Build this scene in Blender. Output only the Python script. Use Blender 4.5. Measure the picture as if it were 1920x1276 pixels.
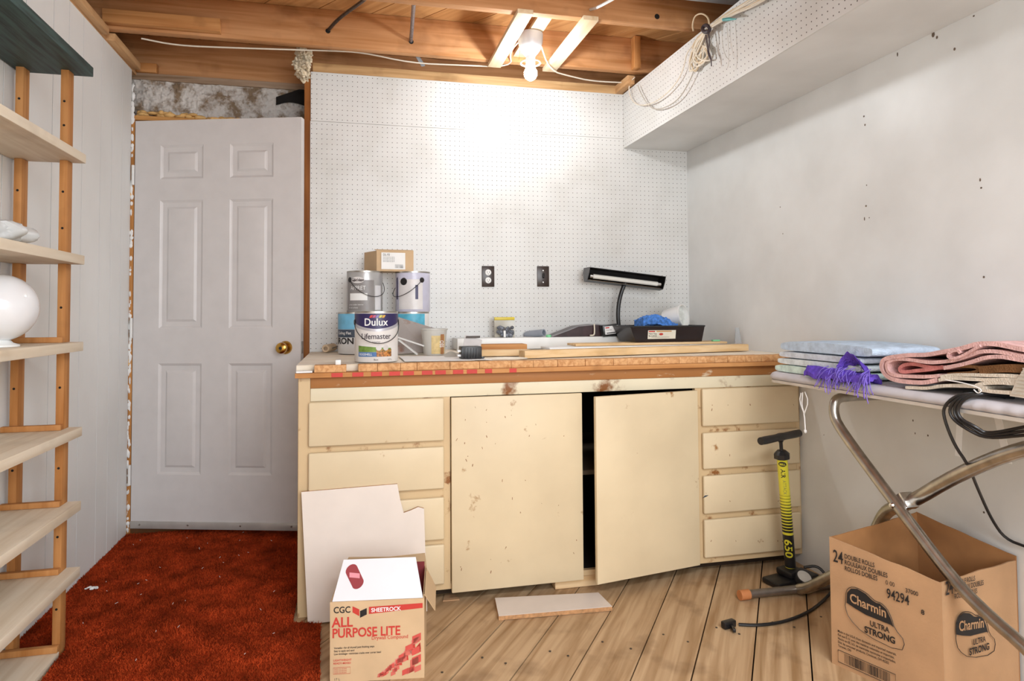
import bpy, bmesh, math, random
from mathutils import Vector, Matrix, noise
random.seed(7)
for o in list(bpy.data.objects): bpy.data.objects.remove(o)
scene = bpy.context.scene
COL = scene.collection
# ------------------------------------------------------------------ camera
FPX, YAW, PITCH, ROLL = 1226.83, .2255, .0324, -.0060
CAM = Vector((.1958, -3.4336, 1.093)); U0, V0 = 938.92, 547.08
fw = Vector((math.sin(YAW)*math.cos(PITCH), math.cos(YAW)*math.cos(PITCH), math.sin(PITCH)))
rt = Vector((math.cos(YAW), -math.sin(YAW), 0)); up = rt.cross(fw)
rt, up = rt*math.cos(ROLL)+up*math.sin(ROLL), -rt*math.sin(ROLL)+up*math.cos(ROLL)
cam = bpy.data.cameras.new('camera'); co = bpy.data.objects.new('camera', cam); COL.objects.link(co)
m = Matrix((rt, up, -fw)).transposed().to_4x4(); m.translation = CAM; co.matrix_world = m
cam.sensor_width = 36; cam.sensor_fit = 'HORIZONTAL'; cam.lens = 36*FPX/1920
cam.shift_x = (960-U0)/1920; cam.shift_y = (V0-638)/1920; cam.clip_start = .02
scene.camera = co
# ------------------------------------------------------------------ light, world, exposure
w = bpy.data.worlds.new('world'); scene.world = w; w.use_nodes = True
w.node_tree.nodes['Background'].inputs[0].default_value = (.9, .95, 1, 1)
w.node_tree.nodes['Background'].inputs[1].default_value = .05
ld = bpy.data.lights.new('rear_fill', 'AREA'); ld.shape = 'RECTANGLE'; ld.size = 2.4; ld.size_y = 1.5  # unseen soft panel added behind the camera as frontal fill
ld.energy = 92; ld.color = (.87, .94, 1)
lo = bpy.data.objects.new('rear_fill', ld); COL.objects.link(lo)
lo.location = (1.1, -4.9, 1.6); lo.rotation_euler = (math.radians(85), 0, math.radians(17))
l2 = bpy.data.lights.new('overhead_fill', 'AREA'); l2.shape = 'RECTANGLE'; l2.size = 1.5; l2.size_y = .5; l2.energy = 60; l2.color = (.87, .94, 1)  # second added fill, overhead behind the camera, brightens the side walls; no fixture modelled
lo2 = bpy.data.objects.new('overhead_fill', l2); COL.objects.link(lo2); lo2.location = (.95, -3.75, 2.34)
BULB_STRENGTH = 360
scene.view_settings.view_transform = 'Standard'; scene.view_settings.look = 'None'
scene.view_settings.gamma = 1; scene.view_settings.use_curve_mapping = False
scene.view_settings.exposure = 0.12
# ------------------------------------------------------------------ pixel -> place helpers
def ray(u, v): return fw + rt*((u-U0)/FPX) - up*((v-V0)/FPX)
def at_x(u, v, x): d = ray(u, v); return CAM + d*((x-CAM.x)/d.x)
def at_y(u, v, y): d = ray(u, v); return CAM + d*((y-CAM.y)/d.y)
def at_z(u, v, z): d = ray(u, v); return CAM + d*((z-CAM.z)/d.z)
# ------------------------------------------------------------------ materials
def lin(c):
    if isinstance(c, str):
        c = [int(c[i:i+2], 16)/255 for i in (0, 2, 4)]
        c = [x/12.92 if x <= .04045 else ((x+.055)/1.055)**2.4 for x in c]
    return (c[0], c[1], c[2], 1)
MATS = {}
def new_mat(name):
    m = bpy.data.materials.new(name); m.use_nodes = True
    nt = m.node_tree; b = nt.nodes['Principled BSDF']
    return m, nt, b
def N(nt, t, **k):
    n = nt.nodes.new(t)
    for a, v in k.items():
        if a.startswith('i_'):
            n.inputs[a[2:].replace('_', ' ')].default_value = v
        else: setattr(n, a, v)
    return n
def ramp(nt, stops):
    r = N(nt, 'ShaderNodeValToRGB'); e = r.color_ramp.elements
    while len(e) > 1: e.remove(e[-1])
    e[0].position, e[0].color = stops[0]
    for p, c in stops[1:]:
        x = e.new(p); x.color = c
    return r
def coords(nt, scale, kind='Object', rot=(0, 0, 0)):
    tc = N(nt, 'ShaderNodeTexCoord'); mp = N(nt, 'ShaderNodeMapping')
    mp.inputs['Scale'].default_value = scale; mp.inputs['Rotation'].default_value = rot
    nt.links.new(tc.outputs[kind], mp.inputs['Vector']); return mp
def plain(name, c, rough=.6, metal=0, var=.06, vscale=12, bump=0, bscale=60, spec=None, trans=0, alpha=1, coat=0):
    if name in MATS: return MATS[name]
    m, nt, b = new_mat(name); c = lin(c)
    b.inputs['Roughness'].default_value = rough; b.inputs['Metallic'].default_value = metal
    if spec is not None: b.inputs['Specular IOR Level'].default_value = spec
    if trans: b.inputs['Transmission Weight'].default_value = trans
    if coat: b.inputs['Coat Weight'].default_value = coat
    if alpha < 1: b.inputs['Alpha'].default_value = alpha
    mp = coords(nt, (1, 1, 1)); n = N(nt, 'ShaderNodeTexNoise'); n.inputs['Scale'].default_value = vscale; n.inputs['Detail'].default_value = 5
    nt.links.new(mp.outputs[0], n.inputs['Vector'])
    d = [max(0, x*(1-var*2)) for x in c[:3]]+[1]; l = [min(1, x*(1+var*1.2)) for x in c[:3]]+[1]
    r = ramp(nt, [(.3, d), (.7, l)]); nt.links.new(n.outputs['Fac'], r.inputs['Fac']); nt.links.new(r.outputs[0], b.inputs['Base Color'])
    if bump:
        n2 = N(nt, 'ShaderNodeTexNoise'); n2.inputs['Scale'].default_value = bscale; n2.inputs['Detail'].default_value = 4
        nt.links.new(mp.outputs[0], n2.inputs['Vector'])
        bp = N(nt, 'ShaderNodeBump'); bp.inputs['Strength'].default_value = bump; bp.inputs['Distance'].default_value = .004
        nt.links.new(n2.outputs['Fac'], bp.inputs['Height']); nt.links.new(bp.outputs[0], b.inputs['Normal'])
    MATS[name] = m; return m
def wood(name, c1, c2, axis='X', rough=.65, scale=1, knots=.5, rotz=0):
    if name in MATS: return MATS[name]
    m, nt, b = new_mat(name); b.inputs['Roughness'].default_value = rough; b.inputs['Specular IOR Level'].default_value = .25
    s = {'X': (1.2, 22, 22), 'Y': (22, 1.2, 22), 'Z': (22, 22, 1.2)}[axis]
    mp = coords(nt, [v*scale for v in s])
    if rotz:
        pre = coords(nt, (1, 1, 1), rot=(0, 0, rotz)); nt.links.new(pre.outputs[0], mp.inputs['Vector'])
    n = N(nt, 'ShaderNodeTexNoise'); n.inputs['Scale'].default_value = 1.6
    n.inputs['Detail'].default_value = 6; n.inputs['Distortion'].default_value = .6; nt.links.new(mp.outputs[0], n.inputs['Vector'])
    r = ramp(nt, [(.3, lin(c2)), (.62, lin(c1))]); nt.links.new(n.outputs['Fac'], r.inputs['Fac'])
    mp2 = coords(nt, (3, 3, 3)); n2 = N(nt, 'ShaderNodeTexNoise'); n2.inputs['Scale'].default_value = 2.2; n2.inputs['Detail'].default_value = 3
    nt.links.new(mp2.outputs[0], n2.inputs['Vector'])
    r2 = ramp(nt, [(.30, (.45, .40, .36, 1)), (.44, (1, 1, 1, 1))]); nt.links.new(n2.outputs['Fac'], r2.inputs['Fac'])
    mx = N(nt, 'ShaderNodeMix', data_type='RGBA', blend_type='MULTIPLY'); mx.inputs['Factor'].default_value = knots
    nt.links.new(r.outputs[0], mx.inputs['A']); nt.links.new(r2.outputs[0], mx.inputs['B']); nt.links.new(mx.outputs['Result'], b.inputs['Base Color'])
    bp = N(nt, 'ShaderNodeBump'); bp.inputs['Strength'].default_value = .15; bp.inputs['Distance'].default_value = .003
    nt.links.new(n.outputs['Fac'], bp.inputs['Height']); nt.links.new(bp.outputs[0], b.inputs['Normal'])
    MATS[name] = m; return m
def marked(name, base, mark, rough, scale, lo, hi, stretch=(1, 1, 1), grain=None, spec=.4, bump=0):
    """painted surface with sparse stains / scratches of their own colour"""
    if name in MATS: return MATS[name]
    m, nt, b = new_mat(name); b.inputs['Roughness'].default_value = rough; b.inputs['Specular IOR Level'].default_value = spec
    mp = coords(nt, stretch); n = N(nt, 'ShaderNodeTexNoise'); n.inputs['Scale'].default_value = scale; n.inputs['Detail'].default_value = 7; n.inputs['Roughness'].default_value = .62
    nt.links.new(mp.outputs[0], n.inputs['Vector'])
    r = ramp(nt, [(lo, lin(mark)), (hi, lin(base))]); nt.links.new(n.outputs['Fac'], r.inputs['Fac'])
    mp2 = coords(nt, grain or (1, 1, 1)); n2 = N(nt, 'ShaderNodeTexNoise'); n2.inputs['Scale'].default_value = 3; n2.inputs['Detail'].default_value = 5
    nt.links.new(mp2.outputs[0], n2.inputs['Vector'])
    r2 = ramp(nt, [(.3, (.86, .85, .84, 1)), (.65, (1, 1, 1, 1))]); nt.links.new(n2.outputs['Fac'], r2.inputs['Fac'])
    mx = N(nt, 'ShaderNodeMix', data_type='RGBA', blend_type='MULTIPLY'); mx.inputs['Factor'].default_value = 1
    nt.links.new(r.outputs[0], mx.inputs['A']); nt.links.new(r2.outputs[0], mx.inputs['B']); nt.links.new(mx.outputs['Result'], b.inputs['Base Color'])
    if bump:
        bp = N(nt, 'ShaderNodeBump'); bp.inputs['Strength'].default_value = bump; bp.inputs['Distance'].default_value = .003
        nt.links.new(n2.outputs['Fac'], bp.inputs['Height']); nt.links.new(bp.outputs[0], b.inputs['Normal'])
    MATS[name] = m; return m
def pegmat(name, ax, off, rad=.0021):
    """painted hardboard drilled on a one-inch grid: ax = the two axes of the sheet"""
    m, nt, b = new_mat(name); b.inputs['Roughness'].default_value = .3; b.inputs['Specular IOR Level'].default_value = .45
    tc = N(nt, 'ShaderNodeTexCoord'); sp = N(nt, 'ShaderNodeSeparateXYZ'); nt.links.new(tc.outputs['Object'], sp.inputs[0])
    ds = []
    for a, o in zip(ax, off):
        ad = N(nt, 'ShaderNodeMath', operation='ADD'); nt.links.new(sp.outputs[a], ad.inputs[0]); ad.inputs[1].default_value = -o+.0127+10*.0254*20
        md = N(nt, 'ShaderNodeMath', operation='MODULO'); nt.links.new(ad.outputs[0], md.inputs[0]); md.inputs[1].default_value = .0254
        sb = N(nt, 'ShaderNodeMath', operation='SUBTRACT'); nt.links.new(md.outputs[0], sb.inputs[0]); sb.inputs[1].default_value = .0127
        pw = N(nt, 'ShaderNodeMath', operation='POWER'); nt.links.new(sb.outputs[0], pw.inputs[0]); pw.inputs[1].default_value = 2
        ds.append(pw)
    su = N(nt, 'ShaderNodeMath', operation='ADD'); nt.links.new(ds[0].outputs[0], su.inputs[0]); nt.links.new(ds[1].outputs[0], su.inputs[1])
    lt = N(nt, 'ShaderNodeMath', operation='LESS_THAN'); nt.links.new(su.outputs[0], lt.inputs[0]); lt.inputs[1].default_value = rad*rad
    n = N(nt, 'ShaderNodeTexNoise'); n.inputs['Scale'].default_value = 4; n.inputs['Detail'].default_value = 6; nt.links.new(tc.outputs['Object'], n.inputs['Vector'])
    r = ramp(nt, [(.28, lin('cac8c3')), (.5, lin('d3d2cf')), (.75, lin('d9d8d5'))]); nt.links.new(n.outputs['Fac'], r.inputs['Fac'])
    mx = N(nt, 'ShaderNodeMix', data_type='RGBA'); nt.links.new(lt.outputs[0], mx.inputs['Factor'])
    nt.links.new(r.outputs[0], mx.inputs['A']); mx.inputs['B'].default_value = lin('33291f'); nt.links.new(mx.outputs['Result'], b.inputs['Base Color'])
    n3 = N(nt, 'ShaderNodeTexNoise'); n3.inputs['Scale'].default_value = 25; nt.links.new(tc.outputs['Object'], n3.inputs['Vector'])
    bp = N(nt, 'ShaderNodeBump'); bp.inputs['Strength'].default_value = .05; bp.inputs['Distance'].default_value = .004
    nt.links.new(n3.outputs['Fac'], bp.inputs['Height']); nt.links.new(bp.outputs[0], b.inputs['Normal'])
    return m
def glow(name, c, s):
    m, nt, b = new_mat(name); b.inputs['Base Color'].default_value = lin(c); b.inputs['Emission Color'].default_value = lin(c); b.inputs['Emission Strength'].default_value = s
    return m
# ------------------------------------------------------------------ mesh helpers
class B:
    def __init__(s): s.bm = bmesh.new()
    def box(s, x0, x1, y0, y1, z0, z1, bev=0, seg=2):
        return s.obox(Vector(((x0+x1)/2, (y0+y1)/2, (z0+z1)/2)), Vector((1, 0, 0)), Vector((0, 1, 0)), Vector((0, 0, 1)), abs(x1-x0)/2, abs(y1-y0)/2, abs(z1-z0)/2, bev, seg)
    def obox(s, c, ax, ay, az, hx, hy, hz, bev=0, seg=2):
        vs = [s.bm.verts.new(c+ax*(i*hx)+ay*(j*hy)+az*(k*hz)) for i in (-1, 1) for j in (-1, 1) for k in (-1, 1)]
        fs = [s.bm.faces.new([vs[i] for i in f]) for f in ((0, 1, 3, 2), (4, 6, 7, 5), (0, 4, 5, 1), (2, 3, 7, 6), (0, 2, 6, 4), (1, 5, 7, 3))]
        if bev:
            es = list({e for f in fs for e in f.edges})
            bmesh.ops.bevel(s.bm, geom=es, offset=bev, segments=seg, affect='EDGES', profile=.5)
        return s
    def beam(s, a, b, w, h, upv=Vector((0, 0, 1)), bev=0):
        a, b = Vector(a), Vector(b); d = (b-a); L = d.length; d.normalize(); sx = d.cross(upv).normalized(); uz = sx.cross(d)
        return s.obox((a+b)/2, d, sx, uz, L/2, w/2, h/2, bev)
    def prism(s, pts, off):
        off = Vector(off); a = [s.bm.verts.new(Vector(p)) for p in pts]; b = [s.bm.verts.new(Vector(p)+off) for p in pts]
        s.bm.faces.new(a); s.bm.faces.new(b[::-1]); n = len(a)
        for i in range(n): s.bm.faces.new((a[i], b[i], b[(i+1) % n], a[(i+1) % n]))
        return s
    def face(s, pts): s.bm.faces.new([s.bm.verts.new(Vector(p)) for p in pts]); return s
    def tube(s, pts, r, n=8, smooth=0, closed=False, flat=1):
        pts = [Vector(p) for p in pts]
        for _ in range(smooth):
            q = [pts[0]] if not closed else []
            rng = range(len(pts)-1) if not closed else range(len(pts))
            for i in rng:
                a, b = pts[i], pts[(i+1) % len(pts)]; q += [a*.75+b*.25, a*.25+b*.75]
            if not closed: q.append(pts[-1])
            pts = q
        rings = []; L = len(pts); ref = None
        for i, p in enumerate(pts):
            if closed: t = pts[(i+1) % L]-pts[i-1]
            else: t = pts[min(i+1, L-1)]-pts[max(i-1, 0)]
            t.normalize()
            if ref is None:
                ref = Vector((0, 0, 1)) if abs(t.z) < .9 else Vector((1, 0, 0))
            x = (ref-t*ref.dot(t)).normalized(); ref = x; y = t.cross(x)
            rr = r[i*len(r)//L] if isinstance(r, (list, tuple)) else r
            rings.append([s.bm.verts.new(p+x*(rr*flat*math.cos(2*math.pi*k/n))+y*(rr*math.sin(2*math.pi*k/n))) for k in range(n)])
        for i in range(L if closed else L-1):
            a, b = rings[i], rings[(i+1) % L]
            for k in range(n): s.bm.faces.new((a[k], a[(k+1) % n], b[(k+1) % n], b[k]))
        if not closed: s.bm.faces.new(rings[0][::-1]); s.bm.faces.new(rings[-1])
        return s
    def lathe(s, prof, c, n=32, mtx=None):
        c = Vector(c); rings = []
        for r, z in prof:
            ring = []
            for k in range(n):
                a = 2*math.pi*k/n; p = Vector((r*math.cos(a), r*math.sin(a), z))
                if mtx: p = mtx @ p
                ring.append(s.bm.verts.new(c+p))
            rings.append(ring)
        for a, b in zip(rings, rings[1:]):
            for k in range(n): s.bm.faces.new((a[k], a[(k+1) % n], b[(k+1) % n], b[k]))
        if prof[0][0] > 1e-5: s.bm.faces.new(rings[0][::-1])
        if prof[-1][0] > 1e-5: s.bm.faces.new(rings[-1])
        return s
    def blob(s, c, rx, ry, rz, n=2, amp=0, sc=20):
        t = bmesh.new(); bmesh.ops.create_icosphere(t, subdivisions=n, radius=1); c = Vector(c); mp = {}
        for v in t.verts:
            p = Vector((v.co.x*rx, v.co.y*ry, v.co.z*rz)); k = 1+amp*noise.noise((p+c)*sc); mp[v.index] = s.bm.verts.new(c+p*k)
        for f in t.faces: s.bm.faces.new([mp[v.index] for v in f.verts])
        t.free(); return s
    def grid(s, f, nu, nv, thick=None):
        """f(a,b)->Vector, a,b in 0..1; thick = offset vector gives a closed sheet"""
        g = [[s.bm.verts.new(f(i/nu, j/nv)) for j in range(nv+1)] for i in range(nu+1)]
        for i in range(nu):
            for j in range(nv): s.bm.faces.new((g[i][j], g[i+1][j], g[i+1][j+1], g[i][j+1]))
        if thick is not None:
            t = Vector(thick); h = [[s.bm.verts.new(v.co+t) for v in r] for r in g]
            for i in range(nu):
                for j in range(nv): s.bm.faces.new((h[i][j], h[i][j+1], h[i+1][j+1], h[i+1][j]))
            for i in range(nu):
                for j in (0, nv): s.bm.faces.new((g[i][j], h[i][j], h[i+1][j], g[i+1][j]))
            for j in range(nv):
                for i in (0, nu): s.bm.faces.new((g[i][j], g[i][j+1], h[i][j+1], h[i][j]))
        return s
def world_m(o):
    m = o.matrix_basis.copy()
    while o.parent: o = o.parent; m = o.matrix_basis @ m
    return m
def tag(o, label=None, cat=None, group=None, kind=None):
    if label: o['label'] = label
    if cat: o['category'] = cat
    if group: o['group'] = group
    if kind: o['kind'] = kind
    return o
def mesh_from(b, name):
    bmesh.ops.recalc_face_normals(b.bm, faces=b.bm.faces[:]); me = bpy.data.meshes.new(name); b.bm.to_mesh(me); b.bm.free(); return me
def obj(name, b, mat, parent=None, base=False, sharp=38, local=False):
    """world-space mesh -> object; with a parent the vertices go into its space; base=True puts the origin at the bottom centre"""
    me = mesh_from(b, name) if isinstance(b, B) else b
    if isinstance(mat, (list, tuple)):
        for x in mat: me.materials.append(x)
    else: me.materials.append(mat)
    me.polygons.foreach_set('use_smooth', [True]*len(me.polygons)); me.set_sharp_from_angle(angle=math.radians(sharp))
    o = bpy.data.objects.new(name, me); COL.objects.link(o)
    if parent:
        o.parent = parent
        if not local: me.transform(world_m(parent).inverted())
    elif base:
        xs = [v.co for v in me.vertices]; c = Vector(((min(v.x for v in xs)+max(v.x for v in xs))/2, (min(v.y for v in xs)+max(v.y for v in xs))/2, min(v.z for v in xs)))
        me.transform(Matrix.Translation(-c)); o.location = c
    return o
def thing(name, label, cat, loc=(0, 0, 0), rz=0, group=None):
    o = bpy.data.objects.new(name, None); COL.objects.link(o); o.location = loc; o.rotation_euler = (0, 0, rz); o.empty_display_size = .05
    return tag(o, label, cat, group)
def struct(name, loc=(0, 0, 0)):
    o = bpy.data.objects.new(name, None); COL.objects.link(o); o.location = loc; o.empty_display_size = .05; o['kind'] = 'structure'; return o
def text(body, size, fn, mat, parent, name='lettering', align='LEFT', sx=1, bold=0, spacing=1, cuts=0):
    """flat print: letters mapped by fn(x, y) onto a surface"""
    cu = bpy.data.curves.new('t', 'FONT'); cu.body = body; cu.size = size; cu.align_x = align; cu.offset = bold*size; cu.space_character = spacing; cu.resolution_u = 3; cu.fill_mode = 'FRONT'
    t = bpy.data.objects.new('t', cu); COL.objects.link(t); me = bpy.data.meshes.new_from_object(t)
    bpy.data.objects.remove(t); bpy.data.curves.remove(cu)
    me.name = name; me.materials.clear()
    for v in me.vertices: v.co = fn(v.co.x*sx, v.co.y)
    return obj(name, me, mat, parent)
def plane_fn(o, x, y, n=0):
    o, x, y = Vector(o), Vector(x).normalized(), Vector(y).normalized(); nn = x.cross(y).normalized()*n
    return lambda a, b: o+x*a+y*b+nn
def cyl_fn(cx, cy, r, phi0, z0): return lambda a, b: Vector((cx+r*math.cos(phi0+a/r), cy+r*math.sin(phi0+a/r), z0+b))
def quad_print(name, fn, pts, mat, parent):
    b = B(); b.face([fn(*p) for p in pts]); return obj(name, b, mat, parent)
def patch(name, fn, x0, x1, lo, hi, mat, parent, n=14, nv=1):
    lo_ = lo if callable(lo) else (lambda t: lo); hi_ = hi if callable(hi) else (lambda t: hi)
    b = B(); b.grid(lambda s, t: fn(x0+(x1-x0)*s, lo_(s)+(hi_(s)-lo_(s))*t), n, nv); return obj(name, b, mat, parent)
X, Y, Z = Vector((1, 0, 0)), Vector((0, 1, 0)), Vector((0, 0, 1))
# ------------------------------------------------------------------ palette
joist_w = wood('joist_wood', 'cb9668', 'ae7645', 'X', knots=.45)
joist_y = wood('plate_wood', 'd6ab7c', 'b98a5c', 'Y', knots=.35)
light_x = wood('light_pine', 'e6c79c', 'd4ad79', 'X', knots=.25)
light_y = wood('light_pine_long', 'e2c9a6', 'd0b188', 'Y', knots=.2)
light_z = wood('post_pine', 'bf8650', 'a86d38', 'Z', knots=.3)
shelf_w = wood('shelf_pine', 'ecdfca', 'dccab0', 'Y', knots=.2)
strap_w = wood('strap_pine', 'ead4b4', 'dcbf96', 'Y', knots=.15)
subf_w = wood('subfloor_wood', 'd09c66', 'b57f4c', 'X', knots=.4, rotz=math.radians(52))
block_w = wood('block_wood', 'd9a977', 'b98250', 'Y', knots=.5, scale=2)
trim_w = wood('edge_wood', 'cb935c', 'ae723e', 'X', knots=.5)
floor_w = wood('floor_plank_wood', 'bfa07c', '96744f', 'X', knots=.5, rotz=-math.radians(53.6), rough=.55)
white_p = marked('white_wall_paint', 'e0e0de', '8d8780', .38, 5.5, .22, .27, spec=.45, bump=.08)
wall_in = plain('plaster_white', 'd9d6d0', .6)
panel_p = marked('white_panel_paint', 'f1f1ef', 'd2d0cb', .5, 3, .2, .34, stretch=(60, 60, 1.2), grain=(.4, .4, .4))
cream = marked('cream_paint', 'dfcba8', 'a0703e', .42, 9, .29, .35, grain=(1, 1, 1), bump=.1)
cream2 = marked('cream_paint_worn', 'd4b88e', '8e5a2c', .45, 11, .34, .42, grain=(1, 1, 1), bump=.1)
door_p = plain('door_paint', 'd4cfcd', .38, var=.02)
card = plain('cardboard', 'b48c66', .8, var=.06, vscale=8, bump=.15, bscale=120)
card_l = plain('cardboard_light', 'cdae88', .8, var=.05, vscale=8)
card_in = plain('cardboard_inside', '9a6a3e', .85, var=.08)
steel = plain('brushed_steel', 'b9b5ae', .28, metal=1, var=.12, vscale=30)
chrome = plain('chrome', 'd8d8d8', .2, metal=1, var=.02)
brass = plain('brass', 'c79a4a', .22, metal=1, var=.04)
black_p = plain('black_plastic', '1c1b1c', .35, var=.1)
black_m = plain('black_metal', '242324', .4, var=.08)
white_pl = plain('white_plastic', 'e6e5e2', .35, var=.02)
paper = plain('white_paper', 'efeeec', .7, var=.02)
ink = plain('black_ink', '1d1a1a', .6, var=0)
red_ink = plain('red_ink', 'c43a30', .6, var=.04)
navy = plain('navy_ink', '2b2353', .35, var=.03)
cable_w = plain('cable_sheath', 'ddd2c0', .5, var=.04)
cable_g = plain('cable_grey', 'b4ada2', .5, var=.04)
cable_d = plain('armoured_cable', '4d4a48', .4, metal=.6, var=.2, vscale=90)
concrete = marked('concrete', 'cdc7c1', '86725c', .95, 11, .40, .53, bump=1)
foam_m = plain('foam_yellow', 'e0b472', .6, var=.12, vscale=20)
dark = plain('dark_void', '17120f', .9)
# ================================================================== SETTING
XL, XR, YB, ZJ = -.888, 2.097, .27, 2.38
YF = -.955; XS, ZS = 1.703, 2.023; YREAR = -5.3
# floor: diagonal planks
fl = struct('floor'); ANG = math.radians(53.6); du = Vector((math.cos(ANG), math.sin(ANG), 0)); dn = Vector((du.y, -du.x, 0))
obj('subfloor', B().box(XL-.1, XR+.1, YREAR, .5, -.08, -.02), dark, fl)
def clip_poly(poly, xa, xb, ya, yb):
    for ax, val, sg in ((0, xa, 1), (0, xb, -1), (1, ya, 1), (1, yb, -1)):
        out = []
        for i in range(len(poly)):
            p, q = poly[i], poly[(i+1) % len(poly)]; dp, dq = (p[ax]-val)*sg, (q[ax]-val)*sg
            if dp >= 0: out.append(p)
            if (dp >= 0) != (dq >= 0): t = dp/(dp-dq); out.append(p+(q-p)*t)
        poly = out
        if len(poly) < 3: return []
    return poly
p0 = Vector((.657, -1.505, 0)); k0 = p0.dot(dn)
for i in range(-30, 32):
    a, b_ = k0+i*.1655+.0022, k0+(i+1)*.1655-.0022
    poly = [dn*a+du*-9, dn*b_+du*-9, dn*b_+du*9, dn*a+du*9]
    poly = clip_poly(poly, XL-.05, XR+.05, YREAR, .5)
    if poly:
        dz = random.uniform(-.0015, .0015)
        obj('plank', B().prism([p+Z*(dz-.02) for p in poly], (0, 0, .02)), floor_w, fl)
nb = B()
for i in range(-7, 9):
    for j in (-1.36, -1.42, -2.0):
        c = dn*(k0+(i+.25+.5*(j < -1.4))*.1655); t = (j-c.y)/du.y; c = c+du*t
        if .12 < c.x < 2.0: nb.lathe([(.004, 0), (.004, .0018)], (c.x+random.uniform(-.01, .01), c.y+random.uniform(-.015, .015), .0008), 8)
obj('nail_heads', nb, plain('nail', '4a4038', .5, metal=.5), fl)
# left wall: grooved white boards
wl = struct('wall_left')
obj('backing', B().box(XL-.09, XL-.0016, YREAR, .183, 0, 2.337), plain('groove_grey', '2e2c2a', .8), wl)
cuts = [.183, .05, -.09, -.227, -.431, -.57, -.708, -.92, -1.06, -1.2, -1.40, -1.54, -1.68, -1.9, -2.04, -2.3]
for a, b_ in zip(cuts, cuts[1:]):
    obj('wall_board', B().box(XL-.0015, XL, b_+.0022, a-.0022, .0, 2.337), panel_p, wl)
obj('wall_board', B().box(XL-.0015, XL, YREAR, -2.3, 0, 2.337), panel_p, wl)
# plates on top of the left wall
t1 = struct('trim_1')
obj('top_plate', B().box(XL-.10, XL-.002, YREAR, .27, 2.3375, ZJ-.001, .002), joist_y, t1)
obj('top_plate', B().box(XL-.06, XL+.035, -.17, .2, 2.3455, 2.379, .002), joist_y, t1)
obj('top_plate', B().box(XL-.06, XL+.03, -.71, -.232, 2.3455, 2.379, .002), joist_y, t1)
# right wall, rear wall
wr = obj('wall_right', B().box(XR, XR+.1, YREAR, .5, 0, 2.6), white_p); wr['kind'] = 'structure'
for u, v, rr in ((1620, 218, .004), (1622, 234, .004), (1625, 347, .004), (1624, 386, .005), (1621, 410, .006), (1630, 408, .004), (1468, 438, .004), (1838, 337, .006), (1840, 352, .006), (1845, 519, .005), (1463, 388, .003), (1790, 92, .006), (1683, 102, .008), (1750, 65, .008), (1757, 70, .005), (1775, 20, .006), (1826, 30, .005), (1545, 815, .004), (1712, 788, .006), (1716, 812, .005), (1740, 816, .007), (1845, 960, .006)):
    c = at_x(u, v, XR); b_ = B(); b_.lathe([(rr, .0006), (rr, 0)], Vector((XR-.0002, c.y, c.z)), 7, Matrix.Rotation(math.radians(-90), 4, 'Y') @ Matrix.Diagonal((random.uniform(.5, 1.2), random.uniform(.3, .9), 1, 1)))
    obj('scuff', b_, plain('scuff_brown', '6b5a4c', .8, var=.3, vscale=90), wr)
wf = obj('wall_front', B().box(XL-.1, XR+.1, YREAR-.1, YREAR, 0, 2.6), wall_in); wf['kind'] = 'structure'
# back wall: concrete, sill, studs, pegboard
wb = struct('wall_back')
def conc(a, b_):
    x, z = -1.0+1.2*a, 2.05+.27*b_
    n = noise.noise((x*14, z*14, 1))*.010+noise.noise((x*45, z*45, 4))*.009+noise.noise((x*110, z*110, 9))*.006
    return Vector((x, YB+n, z))
obj('concrete', B().grid(conc, 260, 70, (0, .2, 0)), concrete, wb)
obj('concrete_side', B().box(-1.05, -.875, YB+.02, .5, 0, 2.1), concrete, wb)
obj('sill_plate', B().box(-1.0, 2.2, YB-.012, .46, 2.318, 2.352, .002), wood('sill_wood', 'a8907a', '82674d', 'X'), wb)
obj('soot_patch', B().grid(lambda a, b_: Vector((-.20+.26*a, YB-.014+.004*noise.noise((a*9, b_*9, 0)), 2.225+.02*math.sin(a*5)*(1-b_)+(.045+.05*min(1, a*2.2))*b_)), 24, 8), dark, wb)
pegu = pegmat('pegboard_upper', ('X', 'Z'), (0, 2.319)); pegl = pegmat('pegboard_lower', ('X', 'Z'), (0, 2.3172))
obj('pegboard_sheet', B().box(-.004, XR, 0, .006, 2.0785, 2.331), pegu, wb)
obj('pegboard_sheet', B().box(-.006, XR, 0, .006, .86, 2.0770), pegl, wb)
obj('top_plate', B().box(.005, XR, .0, .09, 2.3315, 2.379, .002), wood('header_wood', 'cfa878', 'ab8154', 'X'), wb)
obj('stud', B().box(-.036, .002, .0065, .1, 0, 2.33, .002), wood('stud_wood', '9c6232', '7c4820', 'Z'), wb)
for sx in (.4, .8, 1.2, 1.6): obj('stud', B().box(sx, sx+.038, .0065, .09, 0, 2.33), MATS['stud_wood'], wb)
obj('insulation_backing', B().box(-.0, XR, .1, .5, 0, 2.315), dark, wb)
fo = B()
for i in range(64):
    x = -.872+.52*random.random()**1.15; z = 2.116+random.random()*.026*(1 if x < -.6 else .4)
    fo.blob((x, .235+random.uniform(-.02, .02), z), random.uniform(.012, .03), .018, random.uniform(.007, .014), 2, .2)
for i in range(70):
    fo.blob((-.893+random.uniform(-.004, .012), .20+random.uniform(-.01, .03), random.uniform(.05, 2.12)), random.uniform(.005, .011), .012, random.uniform(.01, .028), 1, .3)
f_ = obj('foam', fo, foam_m, wb); f_['kind'] = 'stuff'
pl = B()
for i in range(170):
    z = random.uniform(.02, 2.3); pl.blob((XL+.004+random.uniform(-.003, .004), .186+random.uniform(-.003, .006), z), random.uniform(.004, .009), .006, random.uniform(.008, .022), 1, .3)
f_ = obj('plaster_edge', pl, paper, wb); f_['kind'] = 'stuff'
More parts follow.
